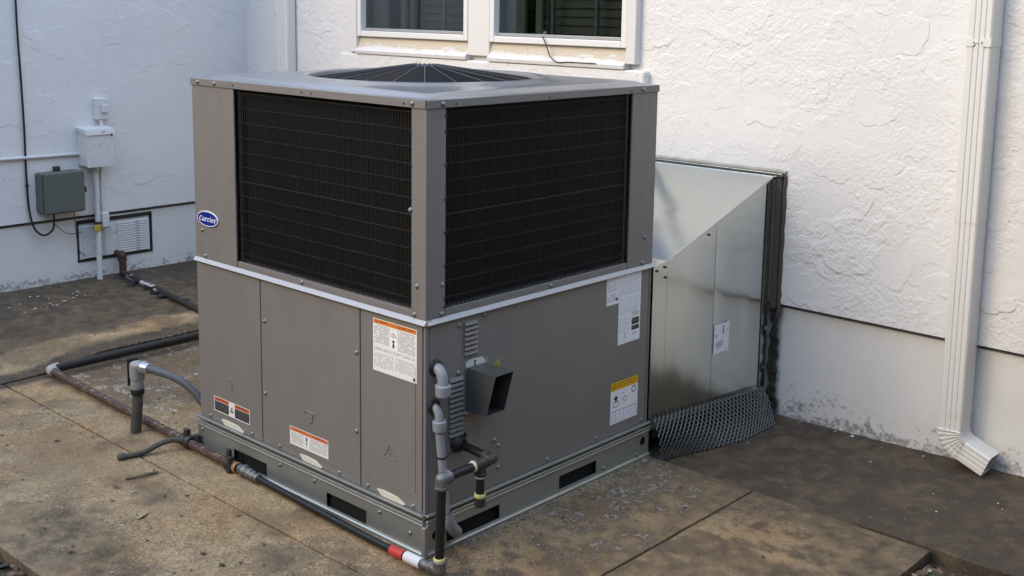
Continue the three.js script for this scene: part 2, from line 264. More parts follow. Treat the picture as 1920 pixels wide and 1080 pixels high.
setting('pavement', slab(0.4585, 1.09, -1.128, 0.862, 0.001, 0.10, 3, 0.002), M.pad, 'stained concrete slab between the pad and the soil bed');
setting('pavement', slab(-2.45, 3.6, -1.93, -1.138, (x, z) => -0.024 + 0.030 * clamp(x - 0.1, -0.2, 0.85), 0.10, 4, 0.008), M.pad, 'dark damp concrete walk along the house wall');
const wingTop = (x, z) => mix(mix(0.003, 0.047, sstep(0.07, -0.30, z)), 0.088, clamp((-2.47 - x) / 1.19));
setting('pavement', slab(-3.70, -2.47, -1.95, 1.2, wingTop, 0.15, 5, 0.006), M.pad, 'raised concrete slab along the side wing');

// ------------------------------------------------------------ the house: back wall with windows
const ZW = -1.9, XW = -3.66;
{
  const house = thing('house_wall', 'long white stucco wall with two windows above a painted footing', 'wall');
  const wallUV = (x, y) => [(x - WX0) / WW, (y - WY0) / WH];
  const y0 = 0.458, y1 = 3.1;
  const O = [[-2.555, -1.700, 1.475, 2.55], [-1.548, -0.708, 1.475, 2.55]];
  const st = prism(rect(XW, 4.2, y0, y1), 0.16, 0, O.map(o => rect(...o))).translate(0, 0, ZW - 0.16);
  mesh('stucco', uvBy(st, (x, y, z) => wallUV(x, y - (z < ZW - 0.01 ? 0.05 : 0))), M.stucco, house);
  mesh('footing', uvBy(bx(XW, 4.2, -0.2, 0.438, ZW - 0.18, ZW - 0.028), (x, y) => [(x - 0.1) / 2.6, (y + 0.03) / 0.62]), M.foot, house);
  mesh('gap_dark_strip', bx(XW, 4.2, 0.436, 0.462, ZW - 0.17, ZW - 0.095), M.plate, house);
  // the room behind the panes
  mesh('room_shell', [bx(-3.66, 1.0, 0.2, 3.1, -4.62, -4.5), bx(-3.66, -3.54, 0.2, 3.1, -4.5, ZW - 0.19), bx(0.9, 1.0, 0.2, 3.1, -4.5, ZW - 0.19), bx(-3.54, 0.9, 0.2, 0.3, -4.5, ZW - 0.19), bx(-3.66, 1.0, 3.11, 3.2, -4.62, ZW - 0.02)], M.room, house);
  // casing round both windows
  const cz = ZW + 0.042;
  mesh('casing', [bx(-2.645, -2.557, 1.388, 2.6, ZW - 0.02, cz, 0.004)], M.trim, house);
  mesh('casing', [bx(-0.706, -0.655, 1.405, 2.6, ZW - 0.02, cz, 0.004)], M.trim, house);
  mesh('mullion_post', [bx(-1.698, -1.550, 1.405, 2.6, ZW - 0.02, cz - 0.006, 0.004)], M.trim, house);
  const sillG = prism([[-0.02, 1.382], [0.052, 1.382], [0.054, 1.398], [0.030, 1.420], [0.012, 1.476], [-0.02, 1.476]], 1.0).rotateY(-Math.PI / 2);   // profile swept along x
  const sg = (a, b) => sillG.clone().scale(b - a, 1, 1).translate(b, 0, ZW);
  const sillUV = g => uvBy(g, (x, y) => [x / 0.9, (y - 1.38) / 0.1]);
  mesh('window_sill', sillUV(sg(-2.556, -1.70)), M.sill, house);
  mesh('window_sill', sillUV(sg(-1.549, -0.708)), M.sill, house);
  mesh('stucco_band', uvBy(bx(-2.70, -0.600, 1.02, 1.380, ZW - 0.01, ZW + 0.045, 0.010), (x, y) => wallUV(x + 0.5, y)), M.stucco, house);
  const bars = [[[-2.278, 0.040], [-2.205, 0.016], [-1.965, 0.018]], [[-1.305, 0.040], [-1.222, 0.016], [-0.955, 0.018]]];
  O.forEach(([a, b, c, d], k) => {
    const w = mesh('window', (() => { const f = 0.030, zf = cz - 0.004, zb = ZW - 0.03; return [bx(a, a + f, c, d, zb, zf, 0.004), bx(b - f, b, c, d, zb, zf, 0.004), bx(a + f, b - f, c, c + f, zb, zf - 0.001, 0.004), bx(a + f, b - f, d - f, d, zb, zf - 0.001, 0.004)]; })(), M.vinyl, house);
    mesh('pane', bx(a + 0.028, b - 0.028, c + 0.028, d - 0.028, ZW - 0.004, ZW - 0.001), M.glass, w);
    mesh('screen_rail', bx(a + 0.036, b - 0.036, c + 0.032, c + 0.046, ZW + 0.004, ZW + 0.016, 0.002), M.alu, w);
    mesh('sash_stile', bx(a + 0.031, a + 0.15, c + 0.031, d - 0.03, ZW - 0.075, ZW - 0.055), M.sash, w);
    for (const [x, wd] of bars[k]) mesh('muntin', bx(x - wd / 2, x + wd / 2, c + 0.031, d - 0.03, ZW - 0.072, ZW - 0.052, 0.003), M.sash, w);
  });
}
for (const [a, b, lab] of [[-2.30, -1.74, 'dim horizontal slat blind inside the window beside the corner downspout'], [-1.32, -0.75, 'dim horizontal slat blind inside the window with the loose sill wire']]) {
  const bl = thing('window_blind', lab, 'blind', 'slat blinds inside the windows');
  mesh('bottom_rail', bx(a, b, 1.500, 1.518, ZW - 0.145, ZW - 0.10, 0.004), M.blind, bl);
  const sl = new THREE.BoxGeometry(b - a, 0.0022, 0.044).rotateX(1.28);
  for (let y = 1.545; y < 2.5; y += 0.041) { const s = mesh('slat', sl, M.blind, bl); s.position.set((a + b) / 2, y, ZW - 0.122); }
  for (const t of [0.2, 0.8]) mesh('ladder_cord', cyl(V(mix(a, b, t), 1.51, ZW - 0.097), V(mix(a, b, t), 2.5, ZW - 0.097), 0.0012, 0.0012, 5), M.blind, bl);
}
// ------------------------------------------------------------ the side wing
{
  const wing = thing('house_wall', 'plain white plastered wing wall carrying utility boxes and a footing vent', 'wall');
  const suv = g => uvBy(g, (x, y, z) => [(Math.abs(z - 0.55) < 0.002 ? x : z) / 2.6, y / 2.6]);
  mesh('plaster', suv(bx(-7.6, XW, 0.455, 3.1, -1.9, 0.55)), M.sideStucco, wing);
  const V0 = [-1.228, -0.766, 0.186, 0.442];
  const foot = toRight(prism([[-0.53, -0.1], [1.9, -0.1], [1.9, 0.434], [-0.53, 0.434]], 0.2, 0, [rect(-V0[1], -V0[0], V0[2], 0.425)])).translate(XW - 0.024 - 0.2, 0, 0);
  mesh('footing', uvBy(foot, (x, y, z) => [z / 2.6, (y - 0.07) / 0.62]), M.footSide, wing);
  mesh('gap_dark_strip', bx(-7.5, XW - 0.095, 0.43, 0.457, -1.88, 0.53), M.plate, wing);
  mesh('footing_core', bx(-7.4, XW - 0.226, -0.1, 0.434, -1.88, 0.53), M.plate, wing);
  const vx = XW - 0.030;
  const vent = mesh('footing_vent', [bx(vx - 0.03, vx + 0.004, V0[2] + 0.014, 0.402, V0[0] + 0.014, V0[1] - 0.014)], M.paintedSteel, wing);
  mesh('vent_frame', [bx(vx, vx + 0.012, V0[2], V0[2] + 0.008, V0[0], V0[1]), bx(vx, vx + 0.012, 0.404, 0.424, V0[0], V0[1]), bx(vx, vx + 0.012, V0[2], 0.424, V0[0], V0[0] + 0.007), bx(vx, vx + 0.012, V0[2], 0.424, V0[1] - 0.007, V0[1])].map(g => g), M.dark, vent);
  for (const [za, zb] of [[-1.198, -1.01], [-0.985, -0.80]]) for (let k = 0; k < 13; k++) {
    const y = 0.212 + k * 0.0142;
    mesh('vent_slat', prism([[0, 0], [0.009, -0.006], [0.0095, -0.0045], [0.001, 0.006]], zb - za).translate(vx + 0.003, y, za), M.paintedSteel, vent);
  }
}

// ------------------------------------------------------------ packaged air conditioning unit
const L1 = 1.224, L2 = 1.124, Y0 = 0.132, YM = 0.728, YT = 1.361, YC = 1.384;
{
  const u = thing('air_conditioner', 'large grey packaged air conditioning unit with dark coil grilles on a metal base', 'air conditioner');
  const T = 0.0;
  // --- galvanized base rails with fork slots
  function rail(len, slots, circles) {
    const web = prism(rect(0, len, 0.012, 0.100), 0.003, 0, [...slots.map(s => rect(s[0], s[1], s[2], s[3])), ...circles.map(c => { const p = new THREE.Path(); p.absarc(c[0], c[1], c[2], 0, 6.2832, true); return p; })]);
    const along = (pts) => prism(pts, len).rotateY(Math.PI / 2).scale(1, 1, -1);
    const strip = (y0, y1, z0, z1, r = 0.002) => bx(0, len, y0, y1, z0, z1, r);
    const ledge = prism([[0, 0], [0.014, 0], [0.0145, 0.011], [0.011, 0.0145], [0, 0.0150]], len).rotateY(Math.PI / 2).translate(0, 0, 0).applyMatrix4(new THREE.Matrix4().makeScale(1, 1, -1));
    return [web.translate(0, 0, 0.003), flipped(ledge), strip(0.0985, 0.1045, 0.001, 0.0125), strip(0.1045, 0.1125, 0.0, 0.0095, 0.001), strip(0.1125, 0.1165, 0.001, 0.0125), strip(0.1165, 0.1275, -0.012, 0.000, 0.0012), strip(0.1275, 0.1345, -0.02, 0.0135, 0.0018)];
  }
  mesh('base_rail', rail(L1 + 0.008, [[0.231, 0.432, 0.016, 0.064], [0.764, 0.966, 0.016, 0.064]], []).map(g => g.translate(-L1 - 0.008, 0, 0)), M.zincDull, u);
  mesh('base_rail', rail(L2 + 0.006, [[0.085, 0.322, 0.020, 0.068], [0.617, 0.820, 0.024, 0.072]], [[0.040, 0.060, 0.016], [1.092, 0.066, 0.017]]).map(g => toRight(g)), M.zincDull, u);
  mesh('base_pan', [bx(-L1 + 0.01, -0.012, 0.115, 0.128, -L2 + 0.01, -0.012), bx(-L1, -L1 + 0.004, 0, 0.125, -L2, -0.02), bx(-L1, -0.02, 0, 0.125, -L2, -L2 + 0.004)], M.zincDull, u);
  mesh('slot_shade_block', bx(-L1 + 0.02, -0.010, 0.004, 0.112, -L2 + 0.02, -0.010), std(0.004, 0.004, 0.004, 0.9), u);  // near-black block added behind the slots in place of their shade
  mesh('corner_bracket', [bx(-0.002, 0.014, 0.0, 0.100, -0.002, 0.0145, 0.003)], M.zincDull, u);
  // --- lower panels
  const yb = 0.1355, yt = YM - 0.006, d = 0.022;
  for (const [a, b] of [[-1.222, -0.8325], [-0.8275, -0.3025], [-0.2975, -0.0150]]) mesh('access_panel', bx(a, b, yb, yt, -d, 0, 0.0025), M.paint, u);
  mesh('corner_post', bx(-0.0105, 0.0, yb, yt, -0.014, 0, 0.002), M.paint, u);
  mesh('access_panel', bx(-d, 0.0005, yb, yt, -1.1065, -0.0155, 0.0025), M.paint, u);
  mesh('corner_post', bx(-0.014, 0, yb, yt, -L2 + 0.001, -1.1095, 0.002), M.paint, u);
  mesh('back_panel', [bx(-L1, -0.015, yb, yt, -L2, -L2 + 0.012), bx(-L1, -L1 + 0.01, yb, yt, -L2 + 0.013, -0.024)], M.paint, u);
  mesh('panel_rib', [bx(-0.0445, -0.0430, 0.19, 0.584, -0.001, 0.0016), bx(-0.27, -0.047, 0.1775, 0.1790, -0.001, 0.0012), bx(-0.72, -0.335, 0.1635, 0.1650, -0.001, 0.0012)], M.paint, u);
  mesh('cabinet_core', bx(-L1 + 0.03, -0.028, 0.13, 0.735, -L2 + 0.03, -0.028), M.black, u);
  // --- seam flange with a sloped drip lip
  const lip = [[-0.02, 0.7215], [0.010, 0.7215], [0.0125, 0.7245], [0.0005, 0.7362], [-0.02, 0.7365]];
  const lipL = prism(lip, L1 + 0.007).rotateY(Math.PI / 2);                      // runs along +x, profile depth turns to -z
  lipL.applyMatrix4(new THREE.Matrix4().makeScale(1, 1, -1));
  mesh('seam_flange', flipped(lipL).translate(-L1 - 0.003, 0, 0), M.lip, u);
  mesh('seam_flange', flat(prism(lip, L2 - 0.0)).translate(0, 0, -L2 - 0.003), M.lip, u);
  // --- upper posts, sills
  const yu = 0.7365;
  mesh('corner_post', bx(-L1, -0.966, yu, YT, -0.007, 0, 0.002), M.paint, u);
  M.paintDouble = Object.assign(M.paint.clone(), { side: THREE.DoubleSide });
  mesh('corner_post', [bx(-0.064, 0, yu, YT, -0.006, 0, 0.0022), bx(-0.006, 0.0002, yu, YT, -0.078, -0.0015, 0.002)], M.paint, u);
  mesh('corner_post', bx(-0.007, 0, yu, YT, -L2, -0.977, 0.002), M.paint, u);
  mesh('coil_sill', bx(-0.9655, -0.0645, yu, 0.7575, -0.03, -0.003, 0.002), M.paint, u);
  mesh('coil_sill', bx(-0.03, -0.003, yu, 0.7585, -0.9765, -0.0785, 0.002), M.paint, u);
  mesh('back_panel', [bx(-L1, -0.031, yu, YT, -L2, -L2 + 0.012), bx(-L1, -L1 + 0.01, yu, YT, -L2 + 0.013, -0.031)], M.paint, u);
  // --- coil behind the guard
  const coilUV = (g, ax) => uvBy(g, (x, y, z) => [(ax ? z : x) / 0.7, y / 0.7]);
  mesh('condenser_coil', coilUV(bx(-1.0, -0.04, 0.74, YT, -0.07, -0.034), 0), M.coil, u);
  mesh('condenser_coil', coilUV(bx(-0.07, -0.034, 0.74, YT, -1.0, -0.072), 1), M.coil, u);
  mesh('coil_end_plate', [cyl(V(-0.948, 0.758, -0.020), V(-0.948, 1.355, -0.020), 0.0075, 0.0075, 8)], M.wireGrey, u);
  mesh('coil_end_plate', [cyl(V(-0.020, 0.758, -0.962), V(-0.020, 1.355, -0.962), 0.0075, 0.0075, 8)], M.wireGrey, u);
  function guard(u0, u1) {
    const h = [], v = [], r = 0.0017;
    for (let k = 0; k < 12; k++) { const y = 0.790 + k * 0.0505; h.push(cyl(V(u0, y, -0.0105), V(u1, y, -0.0105), k === 5 ? 0.0022 : 0.0016, k === 5 ? 0.0022 : 0.0016, 6)); }
    h.push(cyl(V(u0, 0.768, -0.0105), V(u1, 0.768, -0.0105), 0.0018, 0.0018, 6));
    for (let x = u0 + 0.008; x < u1; x += 0.0115) v.push(cyl(V(x, 0.76, -0.0085), V(x, 1.352, -0.0085), r, r, 5));
    return [h, v];
  }
  const gl = guard(-0.955, -0.066), gr = guard(0.080, 0.968);
  mesh('guard_wires', gl[0], M.wireGrey, u); mesh('guard_wires', gl[1], M.wire, u);
  mesh('guard_wires', gr[0].map(toRight), M.wireGrey, u); mesh('guard_wires', gr[1].map(toRight), M.wire, u);
  for (const y of [0.79, 0.89, 0.99, 1.09, 1.19, 1.29]) mesh('guard_stud', bx(-0.068, -0.062, y - 0.004, y + 0.004, -0.012, 0.0015), M.black, u);
  for (const y of [0.765, 0.79, 0.89, 0.99, 1.09, 1.19, 1.29, 1.335]) mesh('guard_stud', toRight(bx(0.072, 0.081, y - 0.004, y + 0.004, -0.012, 0.0015)), M.black, u);
  // --- top cover: skirts, flat margin, swept-up shoulder, fan throat
  mesh('top_skirt', [bx(-L1 - 0.004, -0.001, YT - 0.001, YC, 0.0, 0.004, 0.0012)], M.paint, u);
  mesh('top_skirt', [bx(0.0, 0.004, YT - 0.001, YC, -L2 - 0.004, -0.0005, 0.0012)], M.paint, u);
  mesh('top_skirt', [bx(-L1 - 0.004, -L1, YT - 0.001, YC, -L2 - 0.004, -0.001, 0.001), bx(-L1 - 0.001, 0.0, YT - 0.001, YC, -L2 - 0.004, -L2, 0.001)], M.paint, u);
  const fx = -0.612, fz = -0.562, R0 = 0.408;
  {
    const rings = 26, seg = 128, P = [], I = [];
    const hx = L1 / 2 + 0.003, hz = L2 / 2 + 0.003, cx = -L1 / 2, cz = -L2 / 2;
    for (let j = 0; j <= rings; j++) for (let i = 0; i < seg; i++) {
      const a = i / seg * Math.PI * 2, ca = Math.cos(a), sa = Math.sin(a), t = j / rings;
      const k = Math.min(hx / Math.abs(ca || 1e-9), hz / Math.abs(sa || 1e-9)), ox = cx + ca * k, oz = cz + sa * k, ix = fx + ca * R0, iz = fz + sa * R0;
      const x = mix(ox, ix, t), z = mix(oz, iz, t), ed = Math.min(hx - Math.abs(x - cx), hz - Math.abs(z - cz)), rr = Math.hypot(x - fx, z - fz) - R0;
      let y = YC + 0.0145 * sstep(0.018, 0.075, ed);
      y += 0.0105 * sstep(0.09, 0.012, rr) - 0.004 * sstep(0.010, 0.0, rr);
      P.push(x, y, z);
    }
    for (let j = 0; j < rings; j++) for (let i = 0; i < seg; i++) { const a = j * seg + i, b = j * seg + (i + 1) % seg, c = a + seg, e = b + seg; I.push(a, c, b, b, c, e); }
    const g = new THREE.BufferGeometry(); g.setAttribute('position', new THREE.Float32BufferAttribute(P, 3)); g.setIndex(I); g.computeVertexNormals();
    mesh('top_cover', uvBy(g, (x, y, z) => [x, z]), M.cover, u);
  }
  const throat = mesh('fan_throat', turned(V(fx, YC + 0.0210, fz), V(0, -1, 0), [[0, R0], [0.004, R0 - 0.006], [0.03, R0 - 0.012], [0.20, R0 - 0.012]], 64), M.paintDouble, u);
  mesh('motor', [turned(V(fx, 1.20, fz), V(0, 1, 0), [[0, 0.001], [0, 0.075], [0.14, 0.075], [0.16, 0.05], [0.165, 0.001]], 24)], M.black, u);
  { // fan
    const bl = []; for (let k = 0; k < 4; k++) { const s = prism([[0.06, -0.06], [0.2, -0.13], [0.37, -0.15], [0.385, 0.02], [0.3, 0.12], [0.06, 0.05]], 0.003).rotateX(-Math.PI / 2 + 0.45).rotateY(k * Math.PI / 2 + 0.4).translate(fx, 1.25, fz); bl.push(s); }
    mesh('fan_blades', bl, M.dark, u);
  }
  mesh('inner_floor', bx(-L1 + 0.03, -0.08, 0.74, 0.75, -L2 + 0.03, -0.08), M.black, u);
  const coneY = r => 1.4415 - 0.052 * clamp((r - 0.05) / (R0 - 0.05));
  const rg = [], sp = [];
  for (let r = 0.066; r < R0 - 0.006; r += 0.0125) rg.push(new THREE.TorusGeometry(r, 0.0019, 5, 72).rotateX(Math.PI / 2).translate(fx, coneY(r), fz));
  for (let k = 0; k < 20; k++) { const a = k / 20 * 6.2832 + 0.12, p = []; for (let i = 0; i <= 6; i++) { const r = mix(0.05, R0 - 0.004, i / 6); p.push(V(fx + Math.cos(a) * r, coneY(r) + 0.0022, fz + Math.sin(a) * r)); } sp.push(rod(p, 0.0026, 6)); }
  const grilleMat = std(0.012, 0.012, 0.013, 0.75), grille = mesh('fan_grille', rg, grilleMat, u);
  mesh('spokes', sp, M.wire, grille);
  mesh('hub_cap', turned(V(fx, 1.436, fz), V(0, 1, 0), [[-0.006, 0.06], [0.004, 0.06], [0.0072, 0.05], [0.008, 0.001]], 32), std(0.03, 0.045, 0.075, 0.3), grille);
  // --- screws
  const sc = turned(V(0, 0, 0), V(0, 0, 1), [[0, 0.0001], [0, 0.0085], [0.0012, 0.0085], [0.0015, 0.0058], [0.0062, 0.0054], [0.0068, 0.0001]], 8);
  const scR = toRight(sc.clone());
  for (const [x, y, o] of [[-1.176, 1.372, 4], [-1.072, 1.372, 4], [-0.056, 1.372, 4], [-1.177, 0.839, 0], [-1.160, 0.747, 0], [-0.597, 0.7475, -3], [-0.049, 0.747, 0], [-0.038, 0.835, 0], [-0.067, 1.059, 0], [-0.807, 0.575, 0], [-0.808, 0.318, 0], [-0.316, 0.572, 0], [-0.318, 0.314, 0], [-1.152, 0.149, 0], [-0.890, 0.149, 0], [-0.729, 0.149, 0], [-0.406, 0.149, 0], [-0.264, 0.149, 0], [-0.052, 0.147, 0]]) { const m = mesh('screw', sc, M.screw, u); m.position.set(x, y, o / 1000); }
  for (const [z, y, o] of [[-0.064, 0.747, 0], [-0.061, 1.372, 4], [-1.030, 1.372, 4], [-0.244, 0.710, 0], [-0.136, 0.697, 0], [-0.135, 0.548, 0], [-0.297, 0.289, 0], [-0.317, 0.266, 0], [-0.820, 0.150, 0], [-0.557, 0.150, 0], [-0.316, 0.194, 0], [-0.563, 0.7475, -3], [-1.070, 0.839, 0], [-1.062, 0.747, 0], [-1.086, 0.150, 0], [-0.066, 0.836, 0]]) { const m = mesh('screw', scR, M.screw, u); m.position.set(o / 1000, y, z); }
  for (const [x, y] of [[-1.20, 0.085], [-0.72, 0.085], [-0.53, 0.085], [-0.20, 0.082], [-0.06, 0.06]]) { const m = mesh('screw', sc, M.screw, u); m.position.set(x, y, 0.006); }
  for (const [z, y] of [[-0.86, 0.030], [-1.05, 0.118], [-1.075, 0.112], [-1.06, 0.022]]) { const m = mesh('screw', scR, M.screw, u); m.position.set(0.006, y, z); }
  for (const [x, y] of [[-0.962, 1.372], [-0.579, 1.372], [-0.529, 1.372], [-0.093, 1.370]]) mesh('screw_hole', cyl(V(x, y, 0.003), V(x, y, 0.0045), 0.004, 0.004, 8), M.black, u);
  for (const [z, y] of [[-0.115, 1.369], [-0.531, 1.369], [-0.964, 1.369]]) mesh('screw_hole', cyl(V(0.003, y, z), V(0.0045, y, z), 0.004, 0.004, 8), M.black, u);
  // --- off-white shipping foam showing under the front panels
  for (const [a, b] of [[-1.079, -0.942], [-0.615, -0.495], [-0.216, -0.089]]) mesh('foam_block', prism([[a, 0], [a + 0.03, 0.003], [b - 0.035, 0.001], [b, -0.012], [b - 0.004, -0.016], [a + 0.02, -0.016]], 0.006, 0.0008).translate(0, 0.1525, -0.003), M.foam, u);
  // --- embossed marks
  mesh('embossed_mark', [rod([V(-1.030, 0.318, 0.0005), V(-1.018, 0.312, 0.0005)], 0.003, 6), rod([V(-1.014, 0.306, 0.0005), V(-1.012, 0.276, 0.0005)], 0.0025, 6), rod([V(-1.035, 0.280, 0.0005), V(-1.024, 0.276, 0.0005)], 0.002, 6)], M.paint, u);
  mesh('embossed_mark', [rod([V(-0.592, 0.306, 0.0008), V(-0.580, 0.314, 0.0008), V(-0.536, 0.311, 0.0008), V(-0.534, 0.303, 0.0008)], 0.003, 6), rod([V(-0.545, 0.306, 0.0006), V(-0.548, 0.282, 0.0006), V(-0.560, 0.276, 0.0006)], 0.0028, 6)], M.paint, u);
  mesh('embossed_mark', [rod([V(-0.160, 0.312, 0), V(-0.186, 0.267, 0), V(-0.133, 0.267, 0), V(-0.160, 0.312, 0)], 0.0022, 6), rod([V(-0.157, 0.300, 0), V(-0.167, 0.288, 0), V(-0.155, 0.288, 0), V(-0.163, 0.274, 0)], 0.0018, 6)], M.paint, u);
  // --- louvres pressed into the right panel
  const lou = (z0, z1, y0, n, dy) => { const pr = prism([[0, 0.0025], [0.0095, 0.0], [0.0105, 0.0018], [0.003, dy * 0.74], [0, dy * 0.80]], Math.abs(z1 - z0)).translate(0, 0, Math.min(z0, z1)); for (let k = 0; k < n; k++) { const m = mesh('louver', pr, M.paint, u); m.position.set(0, y0 + k * dy, 0); } };
  lou(-0.157, -0.212, 0.598, 7, 0.0155); lou(-0.095, -0.152, 0.352, 12, 0.0158);
  // --- flue hood
  {
    const side = [[0, 0.556], [0.124, 0.556], [0.088, 0.424], [0, 0.416]];
    const t = 0.0016, za = -0.170, zb = -0.250;
    const plate = (z) => prism(side, t).translate(0, 0, z);
    const sheet = (p, q) => { const dx = q[0] - p[0], dy = q[1] - p[1], l = Math.hypot(dx, dy); return new THREE.BoxGeometry(l, t, za - zb - 2 * t).rotateZ(Math.atan2(dy, dx)).translate((p[0] + q[0]) / 2, (p[1] + q[1]) / 2, (za + zb) / 2); };
    const hood = mesh('flue_hood', [plate(za - t), plate(zb), sheet(side[0], side[1]), sheet(side[3], side[2])], std(0.15, 0.16, 0.155, 0.42, 0.7), u);
    mesh('hood_flange', [bx(0.0006, 0.0026, 0.405, 0.575, -0.168, -0.160), bx(0.0006, 0.0026, 0.405, 0.575, -0.262, -0.252)], M.zincDull, hood);
    mesh('flue_opening', bx(-0.01, 0.0012, 0.425, 0.55, -0.247, -0.173), M.black, hood);
    mesh('hood_bracket', toRight(prism([[0.167, 0.550], [0.251, 0.550], [0.251, 0.566], [0.238, 0.578], [0.182, 0.580], [0.167, 0.572]], 0.0015)).translate(0.0008, 0, 0), std(0.66, 0.65, 0.62, 0.5), hood);
    mesh('screw_hole', [cyl(V(0.002, 0.570, -0.205), V(0.0030, 0.570, -0.205), 0.0045, 0.0045, 8), cyl(V(0.002, 0.5605, -0.205), V(0.003, 0.5605, -0.205), 0.004, 0.004, 8)], M.black, hood);
    const s = mesh('screw', scR, M.screw, hood); s.position.set(0.003, 0.412, -0.166);
  }
  // --- brand badge and printed stickers
  {
    const bt = canvasTex(512, 256, (c, w, h) => { c.fillStyle = '#d9dde4'; c.fillRect(0, 0, w, h); c.fillStyle = '#1b2a86'; c.beginPath(); c.ellipse(w / 2, h / 2, w * 0.462, h * 0.425, 0, 0, 7); c.fill(); c.fillStyle = '#f2f4f8'; c.font = 'italic bold 112px serif'; c.textAlign = 'center'; c.textBaseline = 'middle'; c.fillText('Carrier', w / 2, h / 2 + 4); });
    const g = prism([...Array(40)].map((_, i) => [0.066 * Math.cos(i / 40 * 6.28319), 0.0275 * Math.sin(i / 40 * 6.28319)]), 0.003, 0.001);
    const m = mesh('badge', uvBy(g, (x, y) => [x / 0.134 + 0.5, y / 0.057 + 0.5]), new THREE.MeshStandardMaterial({ map: bt, roughness: 0.3 }), u);
    m.position.set(-1.137, 0.8855, 0.0012); m.userData.label = 'oval blue badge with white script';
  }
  const lines = (c, x, y, w, h, n, col, seed) => { const r = rng(seed); c.fillStyle = col; for (let i = 0; i < n; i++) { let q = x; const yy = y + h * i / n; while (q < x + w) { const l = 4 + r() * 14; if (r() > 0.13) c.fillRect(q, yy, Math.min(l, x + w - q), Math.max(1, h / n * 0.42)); q += l + 3; } } };
  const sticker = (name, face, a, b, y0, y1, t, lab) => { const g = new THREE.PlaneGeometry(Math.abs(b - a), y1 - y0); const m = mesh(name, face ? toRight(g) : g, new THREE.MeshStandardMaterial({ map: t, roughness: 0.45 }), u); m.position.set(face ? 0.0016 : (a + b) / 2, (y0 + y1) / 2, face ? (a + b) / 2 : 0.0012); m.userData.label = lab; };
  const icon = (c, x, y, s, col = '#222') => { c.strokeStyle = col; c.lineWidth = s * 0.12; c.beginPath(); c.moveTo(x, y - s / 2); c.lineTo(x + s / 2, y + s / 2); c.lineTo(x - s / 2, y + s / 2); c.closePath(); c.stroke(); };
  sticker('warning_sticker', 0, -0.236, -0.037, 0.536, 0.702, canvasTex(512, 430, (c, w, h) => {
    c.fillStyle = '#f3f1ea'; c.fillRect(0, 0, w, h); c.fillStyle = '#dd7d2c'; c.fillRect(6, 6, w - 12, 34); lines(c, 60, 16, 110, 16, 1, '#5a3210', 1); lines(c, 330, 16, 140, 16, 1, '#5a3210', 2); icon(c, 40, 24, 20); icon(c, 305, 24, 20);
    lines(c, 16, 52, 180, 150, 12, '#8a8a86', 3); lines(c, 290, 52, 205, 170, 13, '#8a8a86', 4); c.fillStyle = '#fff'; c.fillRect(200, 70, 84, 140); c.strokeStyle = '#b5482c'; c.lineWidth = 5; c.strokeRect(225, 85, 34, 30); c.fillStyle = '#b5482c'; c.fillRect(236, 92, 12, 16); icon(c, 210, 104, 16, '#b5482c'); icon(c, 274, 104, 16); c.fillStyle = '#333'; c.beginPath(); c.arc(243, 152, 13, 0, 7); c.fill(); c.fillRect(232, 168, 22, 34);
    lines(c, 16, 236, 480, 24, 2, '#777', 5); lines(c, 16, 280, 225, 120, 9, '#a5a5a0', 6); lines(c, 262, 280, 235, 110, 8, '#a5a5a0', 7); c.fillStyle = '#555'; c.fillRect(468, 392, 26, 26);
  }), 'large white safety sticker with an orange header');
  sticker('warning_sticker', 0, -1.128, -0.904, 0.176, 0.232, canvasTex(512, 132, (c, w, h) => { c.fillStyle = '#eceae6'; c.fillRect(0, 0, w, h); c.fillStyle = '#c05a30'; c.fillRect(8, 6, 206, 32); c.fillRect(300, 6, 204, 32); c.fillStyle = '#24242a'; c.fillRect(8, 42, 206, 82); c.fillRect(300, 42, 204, 82); lines(c, 50, 14, 130, 14, 1, '#3a1a0c', 8); lines(c, 340, 14, 130, 14, 1, '#3a1a0c', 9); lines(c, 20, 52, 180, 64, 5, '#77777d', 10); lines(c, 312, 52, 180, 64, 5, '#77777d', 11); c.fillStyle = '#222'; for (const [x, y] of [[257, 60], [244, 84], [270, 84]]) { c.beginPath(); c.arc(x, y, 11, 0, 7); c.fill(); } }), 'small black and orange caution sticker');
  sticker('warning_sticker', 0, -0.670, -0.462, 0.176, 0.240, canvasTex(512, 158, (c, w, h) => { c.fillStyle = '#eeece6'; c.fillRect(0, 0, w, h); c.fillStyle = '#d9733a'; c.fillRect(6, 6, w - 12, 30); lines(c, 60, 14, 110, 14, 1, '#4a220c', 12); lines(c, 320, 14, 140, 14, 1, '#4a220c', 13); lines(c, 16, 46, 170, 96, 9, '#8d8d8a', 14); lines(c, 270, 46, 225, 96, 9, '#8d8d8a', 15); c.fillStyle = '#333'; c.fillRect(218, 50, 18, 34); c.beginPath(); c.arc(227, 104, 9, 0, 7); c.fill(); c.fillRect(218, 122, 8, 10); }), 'white caution sticker with an orange header low on the middle panel');
